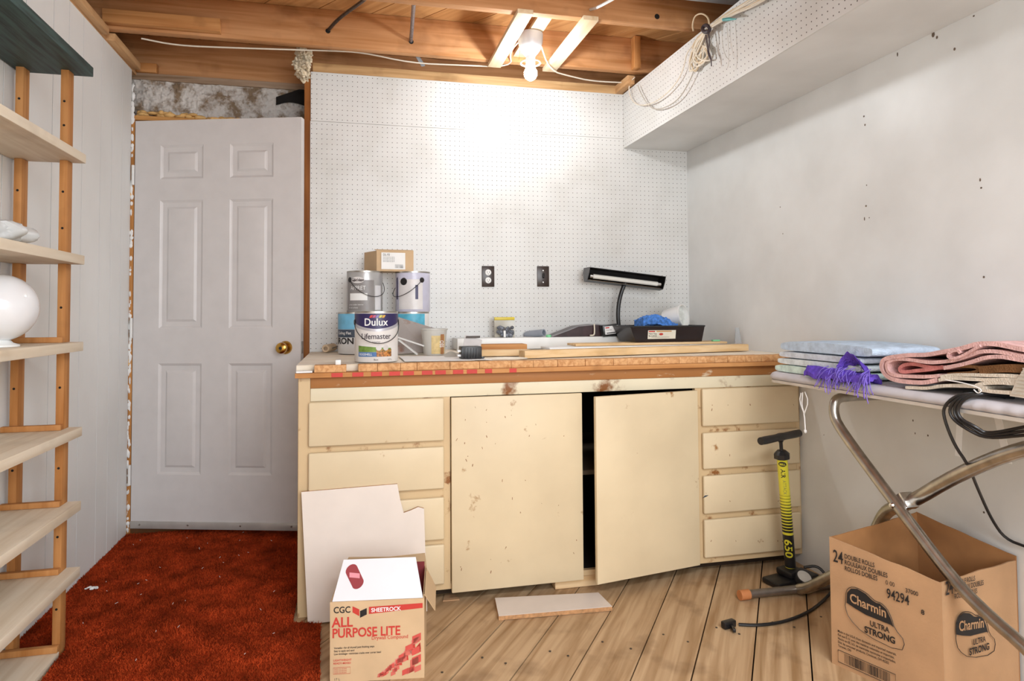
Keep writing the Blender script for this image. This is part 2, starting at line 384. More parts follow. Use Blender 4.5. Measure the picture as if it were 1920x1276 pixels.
# void seen behind the door edge
obj('shaft_lining', B().box(-.9, 0, .46, .5, 0, 2.3), plain('shaft_dark', '5a3a22', .9), wb)
# ceiling
ce = struct('ceiling')
def joist(y, z0, x0=-1.2, x1=2.3, m=None): return obj('joist', B().box(x0, x1, y-.021, y+.021, z0, 2.56, .002), m or joist_w, ce)
for y in (-.2, -.75, -1.30, -1.85, -2.4, -2.95, -3.5, -4.05, -4.6): joist(y, ZJ)
obj('rim_joist', B().box(-1.2, 2.3, YB+.012, YB+.05, 2.3525, 2.56, .002), joist_w, ce)
dS = Vector((math.cos(math.radians(-52.3)), math.sin(math.radians(-52.3)), 0)); nS = Vector((-dS.y, dS.x, 0)); kS = Vector((.314, -.245, 0)).dot(nS)
for i in range(-24, 18):
    a, b_ = kS+i*.197+.0025, kS+(i+1)*.197-.0025
    poly = clip_poly([nS*a-dS*9, nS*b_-dS*9, nS*b_+dS*9, nS*a+dS*9], -1.15, 2.25, YREAR, .5)
    if poly: obj('subfloor_board', B().prism([p+Z*2.561 for p in poly], (0, 0, .02)), subf_w, ce)
obj('upper_floor', B().box(-1.2, 2.3, YREAR, .5, 2.585, 2.62), dark, ce)
# ledger block nailed on the first joist, small blocks, straps
a, b_ = at_y(190, 52, -.235), at_y(414, 68, -.235)
obj('ledger', B().box(XL+.01, b_.x, -.262, -.222, 2.392, 2.452, .002), trim_w, ce)
obj('blocking', B().box(XL, -.79, YB-.03, YB+.01, 2.3525, 2.40, .002), trim_w, ce)
for xa, xb in ((.882, .95), (1.176, 1.245)): obj('strap', B().box(xa, xb, -.795, -.172, 2.3605, 2.3795, .001), strap_w, ce)
obj('strap', B().box(1.005, 1.07, -.728, -.222, 2.405, 2.424, .001), strap_w, ce)
obj('blocking', B().box(1.655, 1.69, -.268, -.2215, 2.385, 2.555, .002), light_z, ce)
obj('blocking', B().box(XS-.045, XS-.004, -.17, .0, 2.333, 2.379, .002), joist_y, ce)
# soffit (boxed bulkhead)
sof = pegmat('pegboard_soffit', ('Y', 'Z'), (-.006, 2.319), .0024)
obj('soffit_face', B().box(XS, XS+.006, YREAR, -.0005, ZS, 2.331), sof, ce)
obj('soffit_bottom', B().box(XS+.0065, XR-.0005, YREAR, -.0005, ZS, ZS+.006), white_p, ce)
obj('soffit_nailer', B().box(XS+.0065, XS+.05, YREAR, -.005, 2.27, 2.328), light_y, ce)
# sheet metal duct end at the very top
obj('duct', B().box(1.42, 1.95, -1.25, -.98, 2.395, 2.55, .004), plain('galvanised', 'b9bdc2', .35, metal=.7, var=.1), ce)
# baseboard-less; door frame
t2 = struct('trim_2'); frame_w = wood('door_frame_wood', 'c68a4e', 'a9713a', 'Z')
obj('jamb', B().box(-.893, -.872, .185, .31, 0, 2.108, .002), frame_w, t2)
obj('head_jamb', B().box(-.872, .0, .185, .31, 2.085, 2.108, .002), wood('door_head_wood', 'd09a5c', 'b67d43', 'X'), t2)
obj('threshold', B().box(-.872, -.0, .185, .33, 0, .036, .004), wood('threshold_wood', '6b4526', '4c2f18', 'X'), t2)
# ================================================================== DOOR
HX, HY, LX, LY = -.868, .18, -.045, -.062
dx = Vector((LX-HX, LY-HY, 0)); DW = dx.length; dang = math.atan2(dx.y, dx.x); DH0, DH1 = .05, 2.076; DT = .04
d1 = struct('door_1', (HX, HY, 0)); d1.rotation_euler = (0, 0, dang)
H = DH1-DH0; db = B(); bm = db.bm
xs = [0, .155*DW, .415*DW, .575*DW, .835*DW, DW]; zs = [DH0]+[DH1-H*f for f in (.875, .604, .518, .20, .147, .062)]+[DH1]
def quad(pts): bm.faces.new([bm.verts.new(Vector(p)) for p in pts])
for i in range(5):
    for j in range(7):
        x0, x1, z0, z1 = xs[i], xs[i+1], zs[j], zs[j+1]
        if i in (1, 3) and j in (1, 3, 5):
            prev = [(x0, 0, z0), (x1, 0, z0), (x1, 0, z1), (x0, 0, z1)]
            for ins, dep in ((.006, .004), (.012, .009), (.034, .010), (.044, .003), (.047, .002)):
                cur = [(x0+ins, dep, z0+ins), (x1-ins, dep, z0+ins), (x1-ins, dep, z1-ins), (x0+ins, dep, z1-ins)]
                for k in range(4): quad([prev[k], prev[(k+1) % 4], cur[(k+1) % 4], cur[k]])
                prev = cur
            quad(prev)
        else: quad([(x0, 0, z0), (x1, 0, z0), (x1, 0, z1), (x0, 0, z1)])
for q in ([(0, 0, DH0), (0, 0, DH1), (0, DT, DH1), (0, DT, DH0)], [(DW, 0, DH0), (DW, DT, DH0), (DW, DT, DH1), (DW, 0, DH1)],
          [(0, 0, DH1), (DW, 0, DH1), (DW, DT, DH1), (0, DT, DH1)], [(0, 0, DH0), (0, DT, DH0), (DW, DT, DH0), (DW, 0, DH0)], [(0, DT, DH0), (0, DT, DH1), (DW, DT, DH1), (DW, DT, DH0)]): quad(q)
bmesh.ops.remove_doubles(bm, verts=bm.verts[:], dist=1e-5)
slab = obj('door_slab', db, door_p, d1, sharp=20, local=True)
sw = obj('door_sweep', B().box(.0, DW, -.006, .0, DH0-.012, DH0+.024, .001), plain('sweep_aluminium', 'c3beb8', .4, metal=.4), d1, local=True)
sc = B()
for x in (.05, .3, .57, .83): sc.lathe([(.0, -.0035), (.004, -.003), (.005, 0)], (x*DW/.87, -.006, DH0+.008), 10, Matrix.Rotation(math.radians(90), 4, 'X') @ Matrix.Scale(-1, 4))
obj('screws', sc, steel, sw, local=True)
for zz in (1.80, 1.03, .30):
    h = obj('hinge', B().tube([(-.006, -.006, zz-.05), (-.006, -.006, zz+.05)], .007, 10), white_pl, d1, local=True)
    obj('hinge_leaf', B().box(-.018, -.006, -.002, .001, zz-.05, zz+.05), steel, h, local=True)
my = Matrix.Rotation(math.radians(90), 4, 'X')
kn = obj('door_knob', B().lathe([(.0, .066), (.018, .066), (.026, .060), (.028, .048), (.022, .036), (.012, .028), (.011, .012), (.030, .010), (.033, .004), (.033, 0)], (DW-.075, 0, .93), 28, my), brass, d1, local=True)
obj('keyhole', B().lathe([(.0, .0675), (.008, .0672), (.008, .064)], (DW-.075, 0, .93), 14, my), black_m, kn, local=True)
obj('latch_plate', B().box(DW, DW+.0015, .008, .033, .90, .96), steel, d1, local=True)
# ================================================================== CARPET
cpoly = [(-.886, .175), (-.886, -.945), (-.79, -.968), (-.742, -.984), (-.706, -.984), (-.706, -1.07), (-.70, -1.2), (-.69, -2.3), (.12, -2.3), (.11, -1.6), (.108, -1.37), (.10, -1.2), (.095, -1.02), (.03, -.995), (-.002, -.985), (-.004, .0), (-.04, .1), (-.08, .17)]
def inside(x, y):
    c = False; n = len(cpoly)
    for i in range(n):
        (x1, y1), (x2, y2) = cpoly[i], cpoly[(i+1) % n]
        if (y1 > y) != (y2 > y) and x < (x2-x1)*(y-y1)/(y2-y1)+x1: c = not c
    return c
carpet_m = plain('carpet_red', '8e3014', .95, var=.22, vscale=9, spec=.05)
carpet_t = plain('carpet_tufts', 'a63e1c', .95, var=.3, vscale=10, spec=.05)
cp = thing('carpet', 'rust red shag carpet lying between the panelled wall and the workbench', 'carpet', (-.4, -.6, .002))
obj('carpet_base', B().prism([(x, y, .001) for x, y in cpoly], (0, 0, .009)), carpet_m, cp)
vs, fs = [], []
while len(fs) < 130000:
    x, y = random.uniform(-.9, .13), random.uniform(-2.3, .19)
    if y < -1.75 and random.random() < .6: continue
    if not inside(x, y): continue
    a = random.uniform(0, 6.283); h = random.uniform(.004, .011)*(1+.5*noise.noise((x*9, y*9, 0))); wd = random.uniform(.0018, .0035)
    lx, ly = random.uniform(-.008, .008), random.uniform(-.008, .008); k = len(vs)
    vs += [(x-wd*math.cos(a), y-wd*math.sin(a), .008), (x+wd*math.cos(a), y+wd*math.sin(a), .008), (x+lx, y+ly, .008+h)]; fs.append((k, k+1, k+2))
me = bpy.data.meshes.new('pile'); me.from_pydata(vs, [], fs); p_ = obj('pile', me, carpet_t, cp); p_['kind'] = 'stuff'
lint = B()
for i in range(40):
    x, y = random.uniform(-.85, .08), random.uniform(-1.5, .1)
    if not inside(x, y): continue
    a = random.uniform(0, 3.14); l = random.uniform(.002, .006); lint.beam((x-l*math.cos(a), y-l*math.sin(a), .019), (x+l*math.cos(a), y+l*math.sin(a), .021), .0012, .0008)
l_ = obj('lint', lint, paper, cp); l_['kind'] = 'stuff'
sr = B(); c = at_z(172, 1103, .02)
for i in range(9): sr.blob(c+Vector((random.uniform(-.022, .022), random.uniform(-.012, .012), random.uniform(0, .008))), .008, .006, .003, 1, .5, 60)
tag(obj('paper_scrap', sr, paper, base=True), 'crumpled white paper scrap on the red carpet', 'paper scrap')
# ================================================================== LEFT SHELVING UNIT
su = thing('shelving_unit', 'tall pine shelving unit with slim posts against the white panelled wall', 'shelf', (-.78, -1.6, 0))
SX0, SX1, SYF, SYN = -.884, -.675, -.985, -2.7
for i, z in enumerate((1.635, 1.294, 1.006, .724, .480, .265)):
    s_ = obj('shelf', B().box(SX0, SX1, SYN, SYF, z-.03, z, .0015), shelf_w, su)
    if i > 1: obj('cleat', B().box(-.884, -.714, -1.052, -1.032, z+.0005, z+.018, .001), light_z, su)
obj('shelf', B().box(SX0, -.712, SYN, SYF-.055, .001, .02, .0015), shelf_w, su)
obj('cleat', B().box(-.884, -.714, -1.052, -1.032, .0205, .04, .001), light_z, su)
obj('shelf', B().box(SX0, -.66, SYN, -.975, 1.905, 1.937, .0015), marked('green_stain', '3f5a58', '23302c', .6, 5, .35, .6, stretch=(14, 1, 14)), su)['label'] = 'dark green stained top shelf'
for yy in (-1.031, -1.75, -2.5):
    for xx in (-.737, -.868):
        b_ = B()
        zz = [0, .265, .480, .724, 1.006, 1.294, 1.635, 1.937]
        for q0, q1 in zip(zz, zz[1:]):
            b_.box(xx, xx+.023, yy, yy+.042, q0+.0005 if q0 else .001, q1-.0305, .001)
        po = obj('post', b_, light_z, su)
        for q in (1.8, 1.72, 1.5, 1.38, 1.12, .86, .6, .38, .15) if yy > -1.5 else (): obj('screw_hole', B().lathe([(.004, .0008), (.004, 0)], (xx+.0115, yy, q), 8, Matrix.Rotation(math.radians(90), 4, 'X')), dark, po)
# globe and plastic bag on the shelves
gc = at_x(-2, 578, -.77); gr = .095; gc.z = 1.0065+.018+gr*.97; 
gl = thing('glass_globe', 'white opal glass globe lampshade on the pine shelf', 'globe', (gc.x, gc.y, 1.0065))
obj('globe', B().lathe([(gr*math.sin(math.pi*t/28) if t else 0, -gr*math.cos(math.pi*t/28)) for t in range(2, 29)], gc, 40), plain('opal_glass', 'e4e4e6', .12, var=.01, coat=.5), gl)
obj('collar', B().lathe([(.05, 1.0068), (.05, 1.012), (.034, 1.018), (.026, gc.z-gr*.94)], (gc.x, gc.y, 0), 32), white_pl, gl)
pb = B(); c = at_x(6, 446, -.775)
pb.blob((c.x, c.y-.03, 1.294+.036), .07, .10, .035, 4, .55, 26)
for v in pb.bm.verts: v.co.z = max(v.co.z, 1.2945)
tag(obj('plastic_bag', pb, plain('clear_film', 'eef0f0', .25, var=.02, trans=.35), base=True), 'crumpled clear plastic bag lying on an upper pine shelf', 'plastic bag')
# ================================================================== WORKBENCH
wk = thing('workbench_cabinet', 'cream painted workbench cabinet with worn drawers and two doors', 'cabinet', (1.05, -.5, 0))
YC_ = YF+.018     # face frame plane, drawers stand proud of it
fr = B()
fr.box(.011, .052, YC_, YC_+.02, .001, .86); fr.box(.542, .567, YC_, YC_+.02, .05, .80); fr.box(1.598, 1.622, YC_, YC_+.02, .05, .80); fr.box(2.078, XR-.001, YC_, YC_+.02, .05, .80)
for x0, x1 in ((.052, .542), (1.622, 2.078)):
    fr.box(x0, x1, YC_, YC_+.02, .05, .074)
fr.box(.567, 1.598, YC_, YC_+.02, .05, .07); fr.box(.0521, .5419, YC_+.001, YC_+.019, .051, .80); fr.box(1.6221, 2.0779, YC_+.001, YC_+.019, .051, .80)
obj('face_frame', fr, cream2, wk)
obj('end_panel', B().box(.008, .028, YC_+.0205, -.01, .001, .86), cream2, wk)
obj('top_rail', B().box(.053, XR-.002, YC_-.004, YC_+.022, .775, .822, .002), marked('rail_paint', 'e4d8bb', '8a5426', .5, 6, .33, .42), wk)
obj('apron', B().box(.053, XR-.002, YC_-.002, YC_+.03, .8225, .861, .001), marked('apron_wood', 'a8703c', 'dccdb0', .6, 7, .28, .38, stretch=(1, 1, 3)), wk)
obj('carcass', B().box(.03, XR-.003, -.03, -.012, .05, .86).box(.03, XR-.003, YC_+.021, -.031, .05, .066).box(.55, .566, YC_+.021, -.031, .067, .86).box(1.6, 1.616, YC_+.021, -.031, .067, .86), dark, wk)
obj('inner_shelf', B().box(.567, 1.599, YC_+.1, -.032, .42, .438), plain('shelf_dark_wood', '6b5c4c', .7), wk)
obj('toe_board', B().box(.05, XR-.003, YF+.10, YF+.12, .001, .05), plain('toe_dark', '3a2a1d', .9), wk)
obj('toe_block', B().box(.985, 1.17, YF+.03, YF+.09, .001, .048, .002), light_x, wk)
# worn notch blocks at the door joints of the rail
def drawer(x0, x1, z0, z1): return obj('drawer', B().box(x0, x1, YF, YC_-.0005, z0, z1, .006, 3), cream, wk)
for z0, z1 in ((.076, .224), (.242, .400), (.432, .590), (.612, .773)): drawer(.047, .541, z0, z1)
for z0, z1 in ((.076, .232), (.256, .412), (.44, .590), (.617, .772)): drawer(1.624, 2.082, z0, z1)
dl = obj('cabinet_door', B().box(.569, 1.094, YF, YC_-.0005, .04, .773, .003), cream, wk)
pa, pb_ = Vector((1.597, YF+.004, 0)), Vector((1.116, -1.035, 0)); dd = (pb_-pa).normalized(); dn2 = Vector((-dd.y, dd.x, 0))
dr = obj('cabinet_door', B().obox((pa+pb_)/2+Z*.4105, dd, dn2, Z, (pb_-pa).length/2, .009, .3575, .003), cream, wk)
c = at_y(1322, 931, YF); obj('paint_fleck', B().prism([(c.x-.012, YF-.0004, c.z-.004), (c.x+.006, YF-.0004, c.z+.001), (c.x+.016, YF-.0004, c.z+.006), (c.x, YF-.0004, c.z+.006)], (0, -.0006, 0)), plain('fleck_blue', '37424e', .5), wk)
rng2 = random.Random(11)
for i in range(46):
    u_, v_ = rng2.uniform(855, 1088), rng2.uniform(760, 1075)
    if i > 30: u_, v_ = rng2.uniform(1320, 1495), rng2.choice((760, 770, 840, 855, 925, 940, 1000, 1015))
    c = at_y(u_, v_, YF); h_ = rng2.uniform(.002, .010); w2 = rng2.uniform(.0006, .0015); t2_ = rng2.uniform(-.6, .6)
    obj('scratch', B().prism([(c.x-w2, YF-.0003, c.z), (c.x+w2, YF-.0003, c.z), (c.x+w2+t2_*h_, YF-.0003, c.z+h_), (c.x-w2+t2_*h_, YF-.0003, c.z+h_)], (0, -.0004, 0)), plain('scratch_brown', '8a5a34', .7), wk)
# ---- worktop
wt = thing('worktop', 'thick worktop of laminated wood blocks on the cream cabinet', 'worktop', (1.05, -.5, .862))
obj('slab', B().box(.0, XR-.002, -.90, -.002, .8625, .9045), wood('worktop_surface', 'efe6d8', 'dfceb4', 'X', knots=.2), wt)
x = .066; seam = []
wid = [.115, .0, .07, .085, .062, .125, .115, .125, .09, .10, .115, .12, .06, .10, .13, .085, .08, .06, .085, .075, .09, .1, .1]
for i, wd in enumerate(wid):
    if wd == 0: x += .042; continue
    x1 = min(x+wd, XR-.002)
    if x1-x < .02: break
    j = random.uniform(-.002, .002)
    obj('block', B().box(x+.0006, x1-.0006, YF+.002+j, -.9005, .8805, .907+random.uniform(-.0006, .0006), .0015), block_w, wt); x = x1
obj('end_cap', B().prism([(.004, -.905, .881), (.004, YF-.002, .881), (.06, YF+.004, .881), (.06, -.905, .881)], (0, 0, .006)), white_pl, wt)
obj('edge_strip', B().box(.0, XR-.002, YF-.010, -.9005, .8625, .880, .002), trim_w, wt)
for u in (632, 671, 706, 740, 766, 801, 826, 859, 885, 916, 962):
    c = at_y(u, 700, YF-.0105); wd = .02 if u < 900 else .014
    obj('red_tape', B().box(c.x-wd, c.x+wd, YF-.0112, YF-.0101, .8635, .879), red_ink, wt)
# ================================================================== things on the worktop
ZT = .9075
def tocam(cx, cy): return math.atan2(CAM.y-cy, CAM.x-cx)
def can(name, label, cx, cy, z, h, r, body_m, lid=True, rim=steel, handle=None, hang=1.2, group='paint cans on the workbench'):
    t = thing(name, label, 'paint can', (cx, cy, z), 0, group)
    obj('body', B().lathe([(r*.97, z+.0005), (r, z+.004), (r, z+h-.004), (r*.985, z+h)], (cx, cy, 0), 48), body_m, t)
    obj('rim', B().lathe([(r*.90, z+h-.004), (r*.92, z+h+.004), (r*1.005, z+h+.004), (r*1.01, z+h-.003)], (cx, cy, 0), 48), rim, t)
    if lid: obj('lid', B().lathe([(0, z+h-.002), (r*.9, z+h-.002)], (cx, cy, 0), 40), rim, t)
    if handle is not None:
        p0 = handle; pts = []
        for i in range(17):
            a = p0-1.45+2.9*i/16; dz = -h*.42*math.sin(math.pi*i/16)
            rr = r*1.03+.012*math.sin(math.pi*i/16); pts.append((cx+rr*math.cos(a), cy+rr*math.sin(a), z+h*.80+dz))
        obj('handle', B().tube(pts, .0016, 6), black_m, t)
        for i in (0, 16):
            p = Vector(pts[i]); n = Vector((p.x-cx, p.y-cy, 0)).normalized(); b_ = B()
            b_.lathe([(0, .004), (.010, .003), (.013, 0)], p-n*.002, 14, n.to_track_quat('Z', 'Y').to_matrix().to_4x4()); obj('handle_ear', b_, black_p, t)
    return t
R = .084
# front can, purple and white
cx, cy = .295, -.80; t = can('paint_can', 'white paint can with a deep purple top band at the worktop edge', cx, cy, ZT, .192, R, plain('can_white', 'dfdad6', .35, var=.02), handle=tocam(.295, -.80)+.1)
ph = tocam(cx, cy); fn = cyl_fn(cx, cy, R+.0006, ph, ZT); fn2 = cyl_fn(cx, cy, R+.0012, ph, ZT); fn3 = cyl_fn(cx, cy, R+.0016, ph, ZT)
patch('label_band', fn, -.125, .125, lambda s: .128+.030*abs(2*s-1)**1.6 if True else 0, .187, navy, t, 30)
patch('label_silver', fn, -.125, .125, lambda s: .118+.026*abs(2*s-1)**1.6, lambda s: .128+.030*abs(2*s-1)**1.6, plain('label_silver', 'bcbac0', .35, metal=.3), t, 30)
text('Dulux', .040, lambda a, b_: fn2(a-.002, b_+.141), paper, t, align='CENTER', bold=.012, sx=.95)
for i, c in enumerate(('c9403a', 'b3507a', '7a6ea8', 'c9c24a', 'd9a53a')): quad_print('label_stripe', fn2, [(-.028+i*.012, .171), (-.018+i*.012, .171), (-.012+i*.012, .181), (-.022+i*.012, .181)], plain('stripe%d' % i, c, .4), t)
text('Lifemaster', .030, lambda a, b_: fn2(a-.002, b_+.090), plain('label_text', '3a2c36', .5, var=0), t, align='CENTER', sx=.95, bold=.012)
text('interior', .010, lambda a, b_: fn2(a+.0, b_+.075), MATS['label_text'], t, align='CENTER')
patch('label_field', fn, -.078, .06, .040, lambda s: .064-.010*s, plain('label_green', '6f8f3c', .5, var=.15, vscale=80), t, 16)
patch('label_field', fn, .0, .062, .022, .050, plain('label_flowers', 'b5763a', .5, var=.5, vscale=120), t, 10)
patch('label_field', fn, -.078, .0, .022, .0395, plain('label_blue', '4d74a8', .5, var=.1), t, 10)
text('EGGSHELL', .012, lambda a, b_: fn2(a-.072, b_+.027), paper, t, bold=.01)
for s_ in (-.002, .026):
    b_ = B(); b_.grid(lambda q, w_: fn3(s_+.011*math.cos(6.283*q)*w_+.011, .056+.011*math.sin(6.283*q)*w_), 20, 1); obj('label_disc', b_, plain('label_disc', 'c9c4c0', .4), t)
text('Base', .009, lambda a, b_: fn2(a-.01, b_+.008), ink, t); text('3.7 L', .009, lambda a, b_: fn2(a+.045, b_+.008), ink, t)
# rear lower left can
c = at_y(668, 660, -.25); cx, cy = c.x, -.25
t = can('paint_can', 'sky blue and white paint can with big dark lettering, beneath a grey can', cx, cy, ZT, .190, R, plain('can_white2', 'd9d8d8', .35, var=.02))
ph = tocam(cx, cy); fn = cyl_fn(cx, cy, R+.0006, ph, ZT); fn2 = cyl_fn(cx, cy, R+.0012, ph, ZT)
patch('label_band', fn, -.13, .13, .115, .187, plain('label_sky', '6fb2d3', .4, var=.08, vscale=30), t, 24)
patch('label_band', fn, -.13, .13, .078, .114, plain('label_slate', '3d4a5c', .4, var=.08), t, 24)
text('Ceiling Flat', .018, lambda a, b_: fn2(a-.105, b_+.092), paper, t, bold=.01); text('IRON', .040, lambda a, b_: fn2(a-.118, b_+.048), ink, t, bold=.03, sx=1.1)
zc1 = ZT+.1945
# rear lower right can
c = at_y(772, 658, -.22); cx2, cy2 = c.x, -.22
t = can('paint_can', 'turquoise paint can beneath the film-wrapped can', cx2, cy2, ZT, .190, R, plain('can_white3', 'e3e2e0', .35, var=.02), handle=tocam(cx2, cy2)+.9)
fn = cyl_fn(cx2, cy2, R+.0006, tocam(cx2, cy2), ZT); patch('label_band', fn, -.10, .07, .02, .185, plain('label_turq', '59b3cf', .4, var=.1, vscale=40), t, 24)
# grey can on top
c = at_y(684, 582, -.235); cx, cy = c.x, -.235
t = can('paint_can', 'grey primer can with a torn label stacked on the sky blue can', cx, cy, zc1, .190, R, plain('can_steel', 'b8b7b6', .3, metal=.4, var=.06), handle=tocam(cx, cy)+.5)
ph = tocam(cx, cy); fn = cyl_fn(cx, cy, R+.0006, ph, zc1); fn2 = cyl_fn(cx, cy, R+.0012, ph, zc1)
patch('label_band', fn, -.10, .045, .01, .150, plain('label_grey', '8a8583', .4, var=.05), t, 24)
patch('label_tag', fn2, -.078, .012, .055, .088, paper, t, 14); patch('label_tag', fn, .05, .09, .01, .125, plain('label_pale', 'd5d4d6', .4), t, 10)
b_ = B(); b_.grid(lambda q, w_: fn2(-.035+.034*math.cos(6.283*q)*w_, .150+.015*math.sin(6.283*q)*w_), 24, 1); obj('label_oval', b_, plain('oval_pale', 'dcd8d6', .4), t)
fn3 = cyl_fn(cx, cy, R+.0018, ph, zc1)
text('Glidden', .020, lambda a, b_: fn3(a-.035, b_+.144), plain('glidden_ink', '4a3a3a', .5, var=0), t, align='CENTER', bold=.01); text('APPRET', .027, lambda a, b_: fn2(a-.035, b_+.104), paper, t, align='CENTER', sx=.85)
text('primer sealer interior', .009, lambda a, b_: fn2(a-.085, b_+.032), paper, t); text('for all surfaces', .009, lambda a, b_: fn2(a-.085, b_+.018), paper, t)
# wrapped can
c = at_y(774, 582, -.22); cx, cy = c.x, -.22
t = can('paint_can', 'lilac paint can wrapped in crinkled clear film under the cardboard carton', cx, cy, zc1, .190, R, plain('can_lilac', 'c9c8da', .2, var=.06, bump=.5, bscale=30), handle=tocam(cx, cy)-.9)
ph = tocam(cx, cy); fn = cyl_fn(cx, cy, R+.0006, ph, zc1); fn2 = cyl_fn(cx, cy, R+.0012, ph, zc1)
patch('label_panel', fn, -.075, .05, .012, .155, plain('label_white', 'dedad9', .35, bump=.3, bscale=40), t, 20); patch('label_bar', fn2, .012, .026, .06, .128, navy, t, 6); patch('label_bar', fn, -.098, -.085, .06, .165, navy, t, 6)

b_ = B(); b_.lathe([(0, .003), (.016, .003), (.018, 0)], fn2(-.045, .145), 18, Vector((math.cos(ph-.5), math.sin(ph-.5), 0)).to_track_quat('Z', 'Y').to_matrix().to_4x4()); obj('handle_ear', b_, black_p, t)
# cardboard carton on top of the two cans
a, b2 = at_y(706, 507, -.26), at_y(775, 506, -.24); ztop = zc1+.1945
bx = thing('carton', 'small brown cardboard carton with a white shipping label on the stacked cans', 'box', ((a.x+b2.x)/2, -.19, ztop))
obj('carton_body', B().prism([(a.x, -.27, ztop+.0005), (b2.x, -.25, ztop+.0005), (b2.x-.01, -.12, ztop+.0005), (a.x-.055, -.15, ztop+.0005)], (0, 0, .098)), card_l, bx)
ob = B(); ob.prism([(a.x, -.27, ztop+.0985), (b2.x, -.25, ztop+.0985), (b2.x, -.22, ztop+.106), (a.x-.01, -.235, ztop+.106)], (0, 0, .002)); obj('flap', ob, card_l, bx)
lx = Vector((b2.x-a.x, .02, 0)).normalized(); fn = plane_fn((a.x+.022, -.2694, ztop), lx, Z, .0012)
quad_print('shipping_label', fn, [(.0, .010), (.115, .010), (.115, .09), (.0, .09)], paper, bx); fn2 = plane_fn((a.x+.022, -.2694, ztop), lx, Z, .002)
text('DL-93', .016, lambda p, q: fn2(p+.008, q+.074), ink, bx, sx=.8)
for i in range(4): text('lamp holder box 60 W', .006, lambda p, q: fn2(p+.008, q+.066-.007*i), ink, bx)
for i in range(10): quad_print('barcode_bar', fn2, [(.066+i*.004, .016), (.066+i*.004+random.choice((.001, .0022)), .016), (.066+i*.004+.001, .034), (.066+i*.004, .034)], ink, bx)
# rusty steel sheet leaning on the can
q = [at_y(747, 594, -.36), at_y(818, 616, -.33), at_y(800, 660, -.42), at_y(746, 663, -.44)]
for p in q[2:]: p.z = max(p.z, ZT+.001)
tag(obj('steel_plate', B().prism(q, (0, .003, 0)), marked('rusty_steel', '9a928d', '7a4527', .5, 9, .32, .45, stretch=(1, 1, 1), spec=.5), base=True), 'rust-spotted grey steel plate leaning on the turquoise can', 'metal plate')
# white trim strips leaning beside it
for (p, q_) in (((746, 632), (795, 648)), ((748, 637), (783, 664))):
    a, c = at_y(*p, -.47), at_y(*q_, -.52); a.z = max(a.z, ZT+.006); c.z = max(c.z, ZT+.005)
    tag(obj('trim_strip', B().beam(a, c, .010, .006), white_pl, base=True), 'thin white plastic trim strip leaning by the purple-topped can', 'strip', 'trim strips beside the cans')
# plastic tub
c = at_y(814, 664, -.50); tb = thing('plastic_tub', 'translucent plastic tub with an amber label on the worktop', 'tub', (c.x, -.50, ZT))
obj('tub_body', B().lathe([(.046, ZT+.001), (.048, ZT+.004), (.058, ZT+.112), (.062, ZT+.113), (.062, ZT+.118), (.056, ZT+.118), (.046, ZT+.006), (0, ZT+.006)], (c.x, -.50, 0), 40), plain('tub_plastic', 'dcd8d0', .3, var=.02, trans=.25), tb)
def tubfn(a_, b_):
    r = .0488+.01*b_/.112+.0006; ph = tocam(c.x, -.5)+a_/r; return Vector((c.x+r*math.cos(ph), -.5+r*math.sin(ph), ZT+b_))
patch('label_amber', tubfn, -.012, .055, .008, .088, plain('label_amber', 'd8bd84', .45, var=.1, vscale=60), tb, 10)
tf2 = lambda a_, b_: tubfn(a_, b_)+Vector((0, -.0008, 0))
patch('label_spine', tf2, .030, .050, .006, .094, plain('label_rust', 'a9754a', .45), tb, 5)
text('SSO', .030, lambda p, q: tf2(.047-q, p+.036), paper, tb, bold=.02, sx=.6)
# black adapter and grey packet
c = at_y(884, 676, -.80); tag_ = thing('transformer', 'black ribbed power transformer at the front of the worktop', 'transformer', (c.x, -.79, ZT))
obj('case', B().box(c.x-.046, c.x+.038, -.83, -.76, ZT+.0005, ZT+.052, .004), black_p, tag_)
rb = B()
for i in range(6): rb.box(c.x-.046+.012*i, c.x-.040+.012*i, -.834, -.8305, ZT+.006, ZT+.046, .001)
obj('ribs', rb, black_m, tag_)
obj('terminal', B().box(c.x-.06, c.x-.0465, -.82, -.79, ZT+.012, ZT+.02).box(c.x-.06, c.x-.0465, -.82, -.79, ZT+.03, ZT+.038), white_pl, tag_)
obj('foot_plate', B().box(c.x+.0385, c.x+.05, -.825, -.765, ZT+.0005, ZT+.008), black_m, tag_)
fn = plane_fn((c.x-.02, -.8345, ZT), X, Z, .0004)
a0, a1, a2, a3 = at_y(866, 655, -.70), at_y(897, 660, -.70), at_y(904, 637, -.66), at_y(872, 627, -.66)
for p in (a0, a1): p.z = ZT+.04
pk = thing('leaflet', 'grey printed leaflet standing behind the black transformer', 'leaflet', ((a0.x+a1.x)/2, -.69, ZT))
obj('sheet', B().prism([a0-Z*.038, a1-Z*.038, a2, a3], (0, .004, 0)), plain('leaflet_grey', 'c9c4c2', .6), pk)
lx, ly = (a1-a0).normalized(), (a3-a0).normalized(); nn = lx.cross(ly).normalized(); fnp = lambda p, q: a3+lx*p-ly*q+nn*.001
if nn.y > 0: fnp = lambda p, q: a3+lx*p-ly*q-nn*.001
quad_print('print_bar', fnp, [(.006, .008), (.068, .008), (.068, .020), (.006, .020)], plain('print_dark', '57504c', .6), pk)
